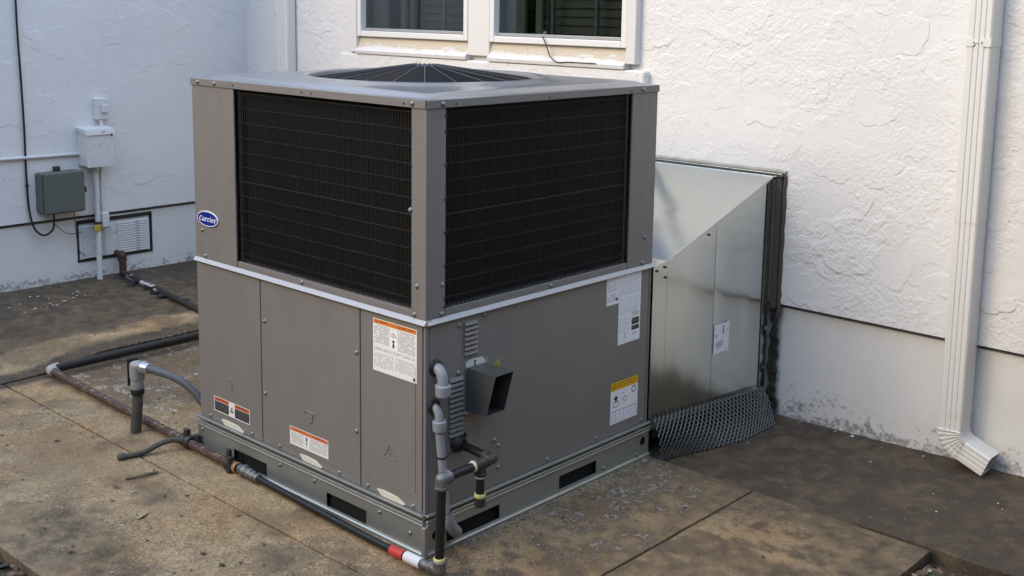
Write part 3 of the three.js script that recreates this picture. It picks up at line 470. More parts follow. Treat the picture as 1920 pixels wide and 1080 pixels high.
  sticker('data_sticker', 1, -0.928, -1.058, 0.466, 0.722, canvasTex(256, 512, (c, w, h) => { c.fillStyle = '#eef0f4'; c.fillRect(0, 0, w, h); lines(c, 10, 12, 236, 150, 16, '#b9bdc8', 16); lines(c, 10, 175, 230, 130, 12, '#c0c4cf', 17); lines(c, 10, 320, 120, 110, 8, '#c0c4cf', 18); lines(c, 160, 298, 84, 30, 3, '#444', 19); c.fillStyle = '#16171c'; c.beginPath(); c.roundRect(156, 340, 88, 48, 8); c.fill(); c.beginPath(); c.roundRect(156, 396, 88, 34, 8); c.fill(); lines(c, 164, 350, 70, 28, 2, '#888', 20); lines(c, 164, 402, 70, 22, 2, '#888', 21); lines(c, 70, 440, 30, 50, 4, '#888', 22); lines(c, 170, 446, 60, 22, 2, '#777', 23); }), 'tall white printed data sticker');
  sticker('data_sticker', 1, -0.857, -0.9265, 0.622, 0.722, canvasTex(160, 230, (c, w, h) => { c.fillStyle = '#eef0f3'; c.fillRect(0, 0, w, h); lines(c, 8, 10, 140, 34, 3, '#c2a8a2', 24); lines(c, 10, 58, 120, 70, 6, '#8f929a', 25); lines(c, 10, 140, 120, 70, 6, '#8f929a', 26); c.fillStyle = '#444'; c.fillRect(122, 178, 26, 26); }), 'short white printed sticker');
  sticker('warning_sticker', 1, -0.897, -1.058, 0.177, 0.331, canvasTex(320, 310, (c, w, h) => {
    c.fillStyle = '#eef0f4'; c.fillRect(0, 0, w, h); c.fillStyle = '#e2ad0b'; c.fillRect(0, 0, w, 62); lines(c, 22, 14, 276, 40, 2, '#8d6a06', 27); icon(c, 30, 34, 26);
    c.strokeStyle = '#333'; c.lineWidth = 4; c.strokeRect(250, 80, 46, 30); c.beginPath(); c.arc(272, 96, 26, 0, 7); c.stroke(); c.fillStyle = '#111'; c.save(); c.translate(62, 122); c.rotate(0.78); c.fillRect(-16, -16, 32, 32); c.restore(); c.strokeRect(36, 150, 54, 34); c.beginPath(); c.moveTo(36, 150); c.lineTo(62, 134); c.lineTo(90, 150); c.stroke(); c.beginPath(); c.arc(168, 146, 18, 0, 7); c.stroke(); lines(c, 130, 96, 40, 10, 1, '#888', 28);
    c.strokeStyle = '#b2b8c4'; c.lineWidth = 3; for (let i = 0; i <= 6; i++) { c.beginPath(); c.moveTo(18 + i * 47, 214); c.lineTo(18 + i * 47, 300); c.stroke(); } c.strokeRect(18, 214, 284, 88); lines(c, 20, 218, 280, 20, 1, '#9aa', 29); lines(c, 20, 246, 280, 52, 4, '#c9cedb', 30);
  }), 'white caution sticker with a yellow header and diagrams');
  { const s = new THREE.Shape([new THREE.Vector2(0, -0.012), new THREE.Vector2(0.040, -0.020), new THREE.Vector2(0.040, 0.014)]); const m = mesh('warning_sticker', toRight(new THREE.ShapeGeometry(s)), std(0.52, 0.44, 0.12, 0.5), u); m.position.set(0.0018, 0.5415, -0.276); const m2 = mesh('warning_mark', toRight(new THREE.ShapeGeometry(s)), std(0.28, 0.20, 0.02, 0.5), m); m2.scale.set(1, 0.55, 0.5); m2.position.set(0.0006, -0.002, -0.014); }
}

// ------------------------------------------------------------ sheet metal duct between the unit and the wall
{
  const d = thing('sheet_metal_duct', 'galvanized sheet metal duct sloping from the grey unit to the stucco wall', 'duct');
  const x1 = 0.006, xw = 0.052, z1 = -1.1255, z2 = -1.205, zw = -1.872, yA = 0.722, yB = 0.732, yW = 0.985, ybm = 0.10, xl = -1.05;
  const X = z => mix(x1, xw, (z - z1) / (zw - z1));
  const quad = (pts, t = 0.0016) => {                                   // thin folded sheet from a polygon in space
    const c = pts.map(p => V(...p)), n = c[1].clone().sub(c[0]).cross(c[2].clone().sub(c[0])).normalize().multiplyScalar(-t), P = [];
    const tri = (a, b, e) => P.push(a.x, a.y, a.z, b.x, b.y, b.z, e.x, e.y, e.z), bk = c.map(p => p.clone().add(n));
    for (let i = 1; i + 1 < c.length; i++) { tri(c[0], c[i], c[i + 1]); tri(bk[0], bk[i + 1], bk[i]); }
    for (let i = 0; i < c.length; i++) { const k = (i + 1) % c.length; tri(c[i], bk[i], c[k]); tri(c[k], bk[i], bk[k]); }
    const g = new THREE.BufferGeometry(); g.setAttribute('position', new THREE.Float32BufferAttribute(P, 3)); g.computeVertexNormals(); return uvBy(g, (x, y, z) => [z * 1.3 + x, y * 1.3 + x]);
  };
  const topAt = z => z > z2 ? mix(yA, yB, (z - z1) / (z2 - z1)) : mix(yB, yW, (z - z2) / (zw - z2));
  const zs = -1.50;
  mesh('side_panel', quad([[X(z1), ybm, z1], [X(z2), ybm, z2], [X(z2), yB, z2], [X(z1), yA, z1]]), M.zinc, d);
  // side sheet, slightly oil-canned
  const canned = (za, zb, ox) => {
    const nu = 26, nv = 40, P = [], I = [];
    for (let j = 0; j <= nv; j++) for (let i = 0; i <= nu; i++) { const z = mix(za, zb, i / nu), yt = topAt(z), y = mix(ybm, yt - 0.001, j / nv), e = Math.sin(Math.PI * i / nu) * Math.sin(Math.PI * j / nv); P.push(X(z) + ox + e * (0.022 * (fbm(z * 6 + 3, y * 1.3, 2) - 0.5)), y, z); }
    for (let j = 0; j < nv; j++) for (let i = 0; i < nu; i++) { const a = j * (nu + 1) + i, b = a + 1, c = a + nu + 1, e = c + 1; I.push(a, b, c, b, e, c); }
    const g = new THREE.BufferGeometry(); g.setAttribute('position', new THREE.Float32BufferAttribute(P, 3)); g.setIndex(I); g.computeVertexNormals(); return uvBy(g, (x, y, z) => [z * 1.3, y * 1.3]);
  };
  M.zincTwo = Object.assign(M.zinc.clone(), { side: THREE.DoubleSide });
  mesh('side_panel', canned(z2 - 0.001, zs, 0), M.zincTwo, d);
  mesh('side_panel', canned(zs, zw, 0.0008), M.zincTwo, d);
  mesh('slip_seam', bx(X(zw + 0.04) + 0.002, X(zw + 0.04) + 0.005, ybm, topAt(zw + 0.04) - 0.01, zw + 0.032, zw + 0.044), M.zinc, d);
  mesh('bottom_panel', bx(xl, 0.004, ybm - 0.004, ybm, zw, z1), M.zinc, d);
  const zk = -1.53;
  mesh('top_panel', quad([[xl, yA, z1], [X(z1) + 0.002, yA + 0.0005, z1], [X(z2) + 0.002, yB + 0.0005, z2], [xl, yB, z2]]), M.zinc, d);
  mesh('top_panel', quad([[xl, yB + 0.0005, z2], [X(z2) + 0.002, yB + 0.0005, z2], [X(zk) + 0.002, topAt(zk) - 0.001, zk], [xl, topAt(zk) - 0.008, zk]]), M.zinc, d);
  mesh('top_panel', quad([[xl, topAt(zk) - 0.008, zk], [X(zk) + 0.002, topAt(zk) - 0.001, zk], [X(zw) + 0.002, yW + 0.001, zw], [xl, yW + 0.001, zw]]), M.zinc, d);
  const lipPath = [V(X(z1) + 0.001, yA, z1), V(X(z2) + 0.001, yB + 0.001, z2), V(X(zw) + 0.002, yW + 0.001, zw)];
  mesh('standing_seam', [cyl(lipPath[0], lipPath[1], 0.0022, 0.0022, 6), cyl(lipPath[1], lipPath[2], 0.0026, 0.0026, 6)], M.zinc, d);
  mesh('wall_flange', bx(xl, 0.084, yW - 0.002, yW + 0.014, ZW + 0.001, ZW + 0.0235, 0.002), M.zinc, d);
  mesh('wall_flange', [bx(xw + 0.002, xw + 0.030, 0.44, yW - 0.004, zw - 0.026, zw - 0.010, 0.002)], M.caulk, d);
  mesh('caulk_strip', (() => { const p = []; for (let i = 0; i <= 30; i++) p.push(V(mix(-1.05, 0.095, i / 30), 1.005 + 0.005 * (vn(i * 1.7, 4) - 0.5), ZW + 0.003)); return [tube(p, 0.009, 60, 6)]; })(), M.caulkPale, d);
  mesh('caulk_strip', (() => { const p = []; for (let i = 0; i <= 24; i++) p.push(V(0.090 + 0.006 * (vn(i * 1.3, 9) - 0.5), mix(0.40, 0.99, i / 24), ZW + 0.003)); return [tube(p, 0.009, 60, 6)]; })(), M.caulk, d);
  mesh('sealant', (() => { const gs = []; for (const [xo, r, s] of [[0.064, 0.011, 3], [0.084, 0.009, 5]]) { const p = []; for (let i = 0; i <= 22; i++) p.push(V(xo + 0.016 * (vn(i * 1.1, s) - 0.5), mix(-0.02, 0.45, i / 22), -1.905 + 0.020 * (vn(i * 1.4, s + 8) - 0.2))); gs.push(tube(p, r, 60, 7)); } return gs; })(), M.tar, d);
  mesh('duct_core', bx(xl, -0.01, 0.05, 0.66, zw + 0.02, z1 - 0.05), M.black, d);
  const sc = turned(V(0, 0, 0), V(1, 0, 0), [[0, 0.0001], [0, 0.005], [0.003, 0.004], [0.004, 0.0001]], 8);
  for (const [z, y] of [[-1.145, 0.703], [-1.190, 0.712], [-1.196, 0.672], [-1.45, 0.80], [-1.852, 0.945]]) { const m = mesh('screw', sc, M.darkIron, d); m.position.set(X(z) + 0.003, y, z); }
  const lt = canvasTex(160, 300, (c, w, h) => { c.fillStyle = '#e9eaf0'; c.fillRect(0, 0, w, h); c.fillStyle = '#8b8e9c'; c.fillRect(90, 30, 14, 90); c.fillRect(130, 80, 20, 8); c.fillRect(14, 110, 20, 18); c.fillStyle = '#b9bccb'; c.beginPath(); c.moveTo(20, 190); c.lineTo(100, 170); c.lineTo(96, 240); c.lineTo(30, 260); c.fill(); c.fillStyle = '#777'; c.fillRect(118, 270, 24, 6); });
  const pl = mesh('paper_label', toRight(new THREE.PlaneGeometry(0.100, 0.118)), new THREE.MeshStandardMaterial({ map: lt, roughness: 0.6 }), d); pl.position.set(X(-1.545) + 0.0045, 0.374, -1.556); pl.rotation.y = Math.atan2(-(xw - x1), (z1 - zw));
}
{ // expanded metal skirt at the foot of the duct
  const gs = [], L = 29, rows = 6, A = 0.0018;
  const at = (s, t) => {                                                // s along the duct, t from the top edge (0) to the ground (1)
    const z = mix(-1.128, -1.845, s), top = V(mix(0.020, 0.060, s) + 0.006, mix(0.150, 0.112, s), z), bot = V(0.045 + 0.120 * sstep(-0.1, 0.75, s) - 0.01 * s, -0.018, mix(-1.150, -1.80, s));
    const p = top.lerp(bot, t); p.x += 0.010 * Math.sin(Math.PI * t); return p;
  };
  const strand = (a, b) => { const dd = b.clone().sub(a), l = dd.length(); gs.push(orient(new THREE.BoxGeometry(0.0046, l, 0.0022).translate(0, l / 2, 0), a, dd)); };
  for (let i = 0; i < L; i++) for (let j = 0; j < rows; j++) { const s0 = i / L, s1 = (i + 0.5) / L, s2 = (i + 1) / L, t0 = j / rows, t1 = (j + 0.5) / rows, t2 = (j + 1) / rows; strand(at(s1, t0), at(s0, t1)); strand(at(s1, t0), at(s2, t1)); strand(at(s0, t1), at(s1, t2)); strand(at(s2, t1), at(s1, t2)); }
  solo('metal_mesh_skirt', gs, M.meshZinc, 'expanded metal mesh skirt closing the gap under the galvanized duct', 'mesh screen');
}

// ------------------------------------------------------------ downspouts
function spoutSection(w, dp) {          // closed outline, front is +y of the section, three flutes on the front
  const f = [], hw = w / 2, r = 0.005;
  f.push([-hw, -dp], [hw, -dp], [hw, -r], [hw - r, 0]);
  for (const c of [0.021, 0.002, -0.017]) f.push([c + 0.0075, 0], [c + 0.0045, -0.0045], [c + 0.0005, -0.0045], [c - 0.0025, 0]);
  f.push([-hw + r, 0], [-hw, -r]); return f;
}
function downspout(label, xc, zf, w, dp, yTop, yElbow, bend, out) {
  const g = thing('downspout', label, 'downspout', 'white downspouts on the house wall');
  const sec = spoutSection(w, dp);
  const fixed = (y0, y1, k) => { const s = prism(sec.map(p => [p[0] * k, p[1] * k + (k - 1) * dp * 0.5]), y1 - y0).rotateX(Math.PI / 2).translate(xc, y1, zf); return s; };
  mesh('pipe_section', fixed(0.918, yTop, 1.0), M.spout, g);
  mesh('pipe_section', fixed(yElbow + 0.055, 0.922, 0.965), M.spout, g);
  if (bend) {
    const rings = [], N = 42, len = 0.058, R = w / 2 + 0.030, P = [], I = [], n = sec.length, k = 0.935;
    const push = (c, dir, nrm, bulge) => { for (const [a, b] of sec) { const s = a * k * (1 + (a < 0 ? bulge : bulge * 0.25)); P.push(c.x + nrm.x * s, c.y + nrm.y * s, zf + b * k * (1 + bulge * 0.2) - (1 - k) * dp * 0.5 + (b > -0.02 ? bulge * 0.04 : 0)); } rings.push(1); };
    for (let i = 0; i <= 4; i++) push(V(xc, yElbow + len * (1 - i / 4), 0), 0, V(1, 0, 0), 0);
    for (let i = 1; i <= N; i++) { const a = bend * i / N, c = V(xc + R - R * Math.cos(a), yElbow - R * Math.sin(a), 0), saw = (i % 6) / 6; push(c, 0, V(Math.cos(a), Math.sin(a), 0), i === N ? 0 : 0.15 * (saw < 0.2 ? saw * 5 : (1 - saw) * 1.25)); }
    const c0 = V(xc + R - R * Math.cos(bend), yElbow - R * Math.sin(bend), 0), dir = V(Math.sin(bend), -Math.cos(bend), 0);
    for (let i = 1; i <= 4; i++) push(c0.clone().addScaledVector(dir, out * i / 4), 0, V(Math.cos(bend), Math.sin(bend), 0), 0);
    for (let j = 0; j + 1 < rings.length; j++) for (let i = 0; i < n; i++) { const a = j * n + i, b = j * n + (i + 1) % n; I.push(a, a + n, b, b, a + n, b + n); }
    const e = new THREE.BufferGeometry(); e.setAttribute('position', new THREE.Float32BufferAttribute(P, 3)); e.setIndex(I); e.computeVertexNormals();
    const cg = toCreasedNormals(e, 0.5); uvBy(cg, (x, y) => [x, y]);
    mesh('elbow', cg, Object.assign(M.spout.clone(), { side: THREE.DoubleSide }), g);
  }
  return g;
}
{
  const g = downspout('white fluted downspout with a crimped elbow at its foot beside the duct', 0.862, -1.797, 0.086, 0.096, 3.0, 0.150, 1.18, 0.100);
  // pointed strap
  const strap = (s) => prism([[0.0435, -0.014], [0.020, -0.014], [0.003, 0], [0.020, 0.014], [0.0435, 0.014]].map(p => [p[0] * s, p[1]]), 0.0016, 0.0006).translate(0.862, 1.553, -1.7965);
  const st = mesh('strap', [strap(1), strap(-1), bx(0.9052, 0.9075, 1.540, 1.566, -1.895, -1.797), bx(0.8165, 0.8188, 1.540, 1.566, -1.895, -1.797)], M.spout, g);
  mesh('strap_screw', [cyl(V(0.876, 1.553, -1.795), V(0.876, 1.553, -1.7915), 0.003, 0.003, 8), cyl(V(0.848, 1.553, -1.795), V(0.848, 1.553, -1.7915), 0.003, 0.003, 8)], M.screw, st);
  downspout('white downspout in the corner where the two house walls meet', -3.205, -1.832, 0.105, 0.060, 3.0, 0.06, 0, 0);
}
solo('sill_wire', [tube([V(-1.192, 1.512, ZW + 0.046), V(-1.165, 1.475, ZW + 0.052), V(-1.128, 1.418, ZW + 0.058), V(-1.092, 1.3985, ZW + 0.058), V(-1.03, 1.400, ZW + 0.055), V(-0.94, 1.4005, ZW + 0.055), V(-0.86, 1.400, ZW + 0.054)], 0.0028, 48, 6)], M.black, 'thin dark wire hanging from the window onto the sill', 'wire');

// ------------------------------------------------------------ pipes and conduits round the unit
{ // black gas pipe with tee, drip leg and riser
  const g = thing('gas_pipe', 'black threaded gas pipe with tee and drip leg at the corner of the grey unit', 'pipe');
  const r = 0.0135, yP = 0.318, xO = 0.148, zE = 0.060, zX = -0.133, zT = -0.088;
  mesh('rubber_grommet', [turned(V(0.001, 0.326, zX), V(1, 0, 0), [[0, 0.030], [0.010, 0.028], [0.014, 0.020], [0.03, 0.016]], 16), rod([V(0.008, 0.340, zX - 0.020), V(0.012, 0.352, zX - 0.028)], 0.006, 8)], M.black, g);
  mesh('pipe_run', [cyl(V(0.01, 0.326, zX), V(xO - 0.015, yP, zX), r)], M.blackPipe, g);
  const el = (c, a, b, R) => [new THREE.SphereGeometry(R * 1.02, 16, 12).translate(c.x, c.y, c.z), cyl(c, c.clone().addScaledVector(a, 0.030), R), cyl(c, c.clone().addScaledVector(b, 0.030), R), turned(c.clone().addScaledVector(a, 0.021), a, [[0, R], [0.001, R * 1.12], [0.009, R * 1.12], [0.010, R * 0.8]], 16), turned(c.clone().addScaledVector(b, 0.021), b, [[0, R], [0.001, R * 1.12], [0.009, R * 1.12], [0.010, R * 0.8]], 16)];
  mesh('elbow_fitting', el(V(xO, yP, zX), V(-1, 0, 0), V(0, 0, 1), 0.0175), M.darkIron, g);
  const tee = V(xO, yP - 0.002, zT + 0.004);
  mesh('tee_fitting', [cyl(V(xO, yP - 0.002, zT - 0.022), V(xO, yP - 0.002, zT + 0.032), 0.0175), cyl(tee, tee.clone().add(V(0, -0.034, 0)), 0.0175), turned(V(xO, yP - 0.002, zT + 0.024), V(0, 0, 1), [[0, 0.017], [0.001, 0.0198], [0.008, 0.0198], [0.009, 0.012]], 16), turned(V(tee.x, tee.y - 0.026, tee.z), V(0, -1, 0), [[0, 0.017], [0.001, 0.0198], [0.008, 0.0198], [0.009, 0.012]], 16)], M.darkIron, g);
  mesh('thread_sealant', [turned(V(xO, yP - 0.002, zT + 0.0335), V(0, 0, 1), [[0, 0.0175], [0.005, 0.0155], [0.006, 0.012]], 14), turned(V(tee.x, tee.y - 0.036, tee.z), V(0, -1, 0), [[0, 0.0172], [0.005, 0.0160], [0.009, 0.0136]], 14)], std(0.5, 0.48, 0.36, 0.6), g);
  mesh('drip_leg', cyl(tee, tee.clone().add(V(0, -0.105, 0)), r * 0.95), M.blackPipe, g);
  mesh('thread_sealant', turned(tee.clone().add(V(0, -0.092, 0)), V(0, -1, 0), [[0, 0.0136], [0.001, 0.0168], [0.011, 0.0172], [0.012, 0.0136]], 16), M.dope, g);
  mesh('end_cap', turned(tee.clone().add(V(0, -0.104, 0)), V(0, -1, 0), [[0, 0.0136], [0, 0.0165], [0.026, 0.0165], [0.030, 0.012], [0.031, 0.0001]], 16), M.darkIron, g);
  mesh('pipe_run', cyl(V(xO, yP - 0.003, zT + 0.03), V(xO - 0.004, yP - 0.006, zE), r), M.blackPipe, g);
  const e2 = V(xO - 0.006, yP - 0.006, zE + 0.008);
  mesh('elbow_fitting', el(e2, V(0, 0, -1), V(0, -1, 0), 0.0188), M.malleable, g);
  mesh('riser', cyl(e2, V(0.136, 0.058, 0.070), 0.0142), M.blackPipe, g);
  mesh('thread_sealant', turned(V(0.136, 0.072, 0.070), V(0, -1, 0), [[0, 0.0143], [0.002, 0.0175], [0.010, 0.0178], [0.012, 0.0143]], 16), M.dope, g);
  const e3 = V(0.136, 0.034, 0.070);
  mesh('elbow_fitting', el(e3, V(0, 1, 0), V(-1, -0.08, 0).normalize(), 0.0195), M.malleable, g);
  // run along the foot of the unit
  mesh('union_fitting', [turned(V(0.108, 0.030, 0.070), V(-1, -0.05, 0), [[0, 0.0145], [0.004, 0.0175], [0.014, 0.0175], [0.018, 0.0145], [0.022, 0.0125], [0.030, 0.0155], [0.042, 0.0155], [0.046, 0.012]], 8)], M.malleable, g);
  const run = [V(0.064, 0.026, 0.070), V(-0.10, 0.020, 0.066), V(-0.44, 0.018, 0.054), V(-0.80, 0.020, 0.041)];
  mesh('coated_tubing', tube(run, 0.0122, 60, 12), M.blackPipe, g);
  mesh('wire_tracer', tube([V(-0.02, 0.010, 0.044), V(-0.3, 0.006, 0.030), V(-0.55, 0.006, 0.026), V(-0.78, 0.012, 0.024)], 0.004, 40, 6), M.black, g);
  mesh('white_tag', turned(V(0.060, 0.026, 0.070), V(-1, -0.03, -0.02), [[0, 0.0124], [0, 0.0170], [0.068, 0.0165], [0.068, 0.0124]], 12), M.paper, g);
  mesh('red_tape', turned(V(-0.018, 0.0228, 0.0684), V(-1, -0.03, -0.025), [[0, 0.0123], [0, 0.0150], [0.058, 0.0150], [0.058, 0.0123]], 12), M.red, g);
  const k = V(-0.80, 0.020, 0.041), ax = V(-1, 0.03, -0.03).normalize();
  mesh('coupling', turned(k, ax, [[0, 0.0125], [0.002, 0.017], [0.012, 0.0175], [0.013, 0.0135], [0.022, 0.0135], [0.023, 0.019], [0.034, 0.0195], [0.036, 0.015], [0.044, 0.015], [0.045, 0.0205], [0.060, 0.021], [0.062, 0.016], [0.075, 0.016], [0.076, 0.023], [0.092, 0.023], [0.094, 0.017], [0.115, 0.017]], 12), M.malleable, g);
}
{ // brown pipe along the slab
  const g = thing('brown_pipe', 'rusty brown pipe lying on the slab from the raised edge to the unit', 'pipe');
  const a = V(-2.400, 0.030, 0.012), b = V(-0.93, 0.022, 0.040), uvp = q => uvBy(q, (x, y, z) => [(x + z) * 1.4, y * 22 + z * 9]);
  mesh('pipe_run', uvp(cyl(a, b, 0.0165)), M.brownPipe, g);
  mesh('pipe_run', cyl(V(-2.398, 0.040, -0.005), V(-2.386, 0.050, -1.10), 0.0175), std(0.018, 0.016, 0.014, 0.6), g);
  mesh('elbow_fitting', [new THREE.SphereGeometry(0.024, 14, 10).translate(-2.408, 0.032, 0.008), turned(V(-2.405, 0.031, 0.010), V(1, 0, 0.02), [[0, 0.023], [0.026, 0.023], [0.030, 0.017]], 14), turned(V(-2.405, 0.036, 0.012), V(0, 0.01, -1), [[0, 0.023], [0.035, 0.023], [0.038, 0.017]], 14)], std(0.40, 0.37, 0.32, 0.8), g);
  // valve with lever and clamp
  const v = V(-1.265, 0.028, 0.034);
  mesh('valve_body', [turned(V(-1.30, 0.029, 0.033), V(1, 0, 0.02), [[0, 0.017], [0.004, 0.024], [0.022, 0.025], [0.024, 0.020], [0.042, 0.020], [0.044, 0.027], [0.062, 0.027], [0.066, 0.018]], 8), bx(v.x - 0.010, v.x + 0.014, 0.04, 0.076, v.z - 0.008, v.z + 0.010, 0.003), bx(v.x + 0.035, v.x + 0.060, 0.03, 0.062, v.z - 0.022, v.z - 0.006, 0.003)], M.darkIron, g);
  mesh('pipe_strap', [turned(V(-0.985, 0.024, 0.039), V(1, 0, 0.02), [[0, 0.018], [0, 0.026], [0.018, 0.026], [0.018, 0.018]], 12), bx(-0.992, -0.972, 0.03, 0.078, 0.032, 0.046, 0.004), bx(-0.965, -0.945, 0.0, 0.060, 0.046, 0.064, 0.004)], M.darkIron, g);
  mesh('nipple', turned(V(-0.958, 0.0225, 0.040), V(1, -0.01, 0.01), [[0, 0.018], [0.02, 0.0185], [0.022, 0.0205], [0.03, 0.0205], [0.032, 0.016]], 10), std(0.42, 0.22, 0.12, 0.6, 0.3), g);
}
solo('loose_cable_end', [tube([V(-1.262, 0.032, 0.046), V(-1.285, 0.040, 0.085), V(-1.303, 0.030, 0.130), V(-1.312, 0.014, 0.180), V(-1.322, 0.010, 0.225), V(-1.332, 0.010, 0.262)], 0.0105, 40, 9), turned(V(-1.330, 0.011, 0.250), V(-0.25, 0, 1), [[0, 0.011], [0.002, 0.015], [0.022, 0.0145], [0.028, 0.006], [0.03, 0.0001]], 9)], M.oldStub, 'short dark rubber hose end sprawling over the concrete joint', 'hose');
{ // conduit stub with elbow fitting and flexible conduit
  const g = thing('electrical_conduit', 'grey flexible conduit arching from an upright stub in the slab into the unit', 'conduit');
  mesh('stub_pipe', tube([V(-1.548, -0.02, 0.088), V(-1.540, 0.05, 0.086), V(-1.532, 0.11, 0.084), V(-1.530, 0.178, 0.082)], 0.0205, 30, 14), M.oldStub, g);
  mesh('stub_coupling', turned(V(-1.530, 0.158, 0.082), V(0, 1, 0), [[0, 0.0205], [0, 0.026], [0.022, 0.026], [0.024, 0.0215]], 16), M.dark, g);
  const body = mesh('conduit_body', [bx(-1.556, -1.504, 0.205, 0.288, 0.056, 0.108, 0.018), turned(V(-1.530, 0.176, 0.082), V(0, 1, 0), [[0, 0.021], [0, 0.0255], [0.03, 0.0255], [0.04, 0.024]], 16)], M.castGrey, g);
  mesh('cover_plate', bx(-1.563, -1.557, 0.190, 0.290, 0.060, 0.106, 0.003), M.castGrey, body);
  mesh('cover_gasket', bx(-1.5575, -1.5545, 0.188, 0.292, 0.058, 0.108, 0.002), M.black, body);
  const dir = V(1, 0.02, -0.22).normalize();
  mesh('conduit_connector', turned(V(-1.515, 0.268, 0.080), dir, [[0, 0.020], [0.016, 0.020], [0.016, 0.0255], [0.030, 0.0255], [0.033, 0.021], [0.05, 0.021], [0.054, 0.017]], 14), std(0.45, 0.46, 0.48, 0.35, 0.7), g);
  mesh('flexible_hose', tube([V(-1.475, 0.269, 0.072), V(-1.43, 0.268, 0.062), V(-1.36, 0.262, 0.045), V(-1.30, 0.243, 0.022), V(-1.262, 0.205, -0.004), V(-1.240, 0.165, -0.022), V(-1.222, 0.12, -0.04)], 0.0148, 70, 14), M.flexGrey, g);
}
{ // two grey conduits on the right face
  const g = thing('electrical_conduit', 'pair of grey plastic conduits leaving the right face near the unit corner', 'conduit');
  const collar = (p, r, l) => turned(p, V(0, -1, 0), [[0, r * 0.7], [0, r], [0.004, r * 1.06], [l - 0.004, r], [l, r * 0.9], [l, r * 0.7]], 16);
  mesh('bushing', [turned(V(0.000, 0.586, -0.040), V(1, 0, 0), [[0, 0.026], [0.006, 0.025], [0.009, 0.018]], 18)], M.black, g);
  mesh('conduit_elbow', tube([V(0.0, 0.586, -0.040), V(0.012, 0.585, -0.040), V(0.026, 0.572, -0.040), V(0.032, 0.552, -0.040), V(0.0335, 0.53, -0.040)], 0.0165, 30, 14), M.pvcGrey, g);
  mesh('conduit_collar', collar(V(0.0335, 0.541, -0.040), 0.0235, 0.036), M.pvcGrey, g);
  mesh('bushing', [turned(V(0.000, 0.466, -0.033), V(1, 0, 0), [[0, 0.024], [0.006, 0.023], [0.009, 0.016]], 18)], M.black, g);
  mesh('conduit_elbow', tube([V(0.0, 0.466, -0.033), V(0.010, 0.465, -0.033), V(0.020, 0.453, -0.033), V(0.0245, 0.436, -0.033), V(0.0255, 0.418, -0.033)], 0.0130, 30, 14), M.pvcGrey, g);
  mesh('conduit_collar', collar(V(0.0255, 0.430, -0.033), 0.0205, 0.034), M.pvcGrey, g);
  mesh('conduit_pipe', [cyl(V(0.0255, 0.40, -0.033), V(0.040, 0.140, -0.050), 0.0135)], M.pvcGrey, g);
  mesh('conduit_sweep', tube([V(0.040, 0.142, -0.050), V(0.042, 0.110, -0.058), V(0.040, 0.080, -0.078), V(0.028, 0.055, -0.105), V(-0.008, 0.045, -0.120)], 0.0185, 40, 14), M.pvcGrey, g);
  mesh('cable_tie', [turned(V(0.0305, 0.318, -0.038), V(0.05, -1, 0), [[0, 0.0138], [0, 0.0152], [0.005, 0.0152], [0.005, 0.0138]], 14), rod([V(0.04, 0.316, -0.05), V(0.025, 0.320, -0.09), V(0.012, 0.324, -0.112)], 0.002, 6)], M.black, g);
}

// ------------------------------------------------------------ utilities on the wing wall
{
  const g = thing('utility_box', 'dull grey green utility box mounted low on the wing wall', 'utility box');
  mesh('box_body', bx(XW - 0.01, -3.592, 0.503, 0.722, -0.765, -0.532, 0.010), M.boxGrey, g);
  mesh('box_lid', bx(-3.5925, -3.566, 0.498, 0.727, -0.770, -0.540, 0.012), M.boxGrey, g);
  mesh('mounting_tab', bx(XW - 0.01, -3.64, 0.724, 0.748, -0.668, -0.632, 0.003), M.darkIron, g);
  mesh('latch', bx(-3.62, -3.575, 0.60, 0.632, -0.782, -0.771, 0.003), M.darkIron, g);
}
{
  const g = thing('switch_box', 'weathered white metal switch box with a drip hood on the wing wall', 'switch box');
  mesh('box_body', bx(XW - 0.01, -3.556, 0.742, 0.935, -0.932, -0.782, 0.003), M.paintedSteel, g);
  mesh('box_cover', bx(-3.5555, -3.548, 0.735, 0.925, -0.935, -0.779, 0.003), M.paintedSteel, g);
  mesh('drip_hood', prism([[0, 0], [0.118, 0], [0.122, -0.022], [0.119, -0.022], [0.112, 0.008], [0, 0.018]], 0.164, 0.001).translate(XW - 0.002, 0.937, -0.939), M.paintedSteel, g);
  mesh('hasp', bx(-3.5475, -3.542, 0.905, 0.925, -0.928, -0.922), M.rust, g);
}
{
  const g = thing('outlet_cover', 'small white weatherproof outlet box above the switch box', 'outlet box');
  mesh('box_body', bx(XW - 0.01, -3.618, 0.992, 1.108, -0.952, -0.878, 0.004), M.paintedSteel, g);
  mesh('flip_cover', bx(-3.6175, -3.598, 1.030, 1.072, -0.940, -0.905, 0.004), M.paintedSteel, g);
  mesh('conduit_neck', cyl(V(-3.64, 0.94, -0.915), V(-3.64, 0.995, -0.915), 0.013), M.paintedSteel, g);
}
{
  const g = thing('conduit_riser', 'white painted riser pipe running down the wing wall with a corroded yellow clamp', 'pipe');
  mesh('riser_pipe', cyl(V(-3.622, 0.075, -0.862), V(-3.628, 0.745, -0.866), 0.0155), M.paintedSteel, g);
  mesh('riser_pipe', cyl(V(-3.645, 0.44, -0.905), V(-3.645, 0.745, -0.905), 0.011), M.paintedSteel, g);
  mesh('clamp', turned(V(-3.626, 0.418, -0.864), V(0, -1, 0), [[0, 0.016], [0, 0.023], [0.012, 0.023], [0.012, 0.016]], 12), M.rust, g);
  mesh('clamp_tag', bx(-3.614, -3.604, 0.365, 0.400, -0.872, -0.832, 0.008), M.yellow, g);
}
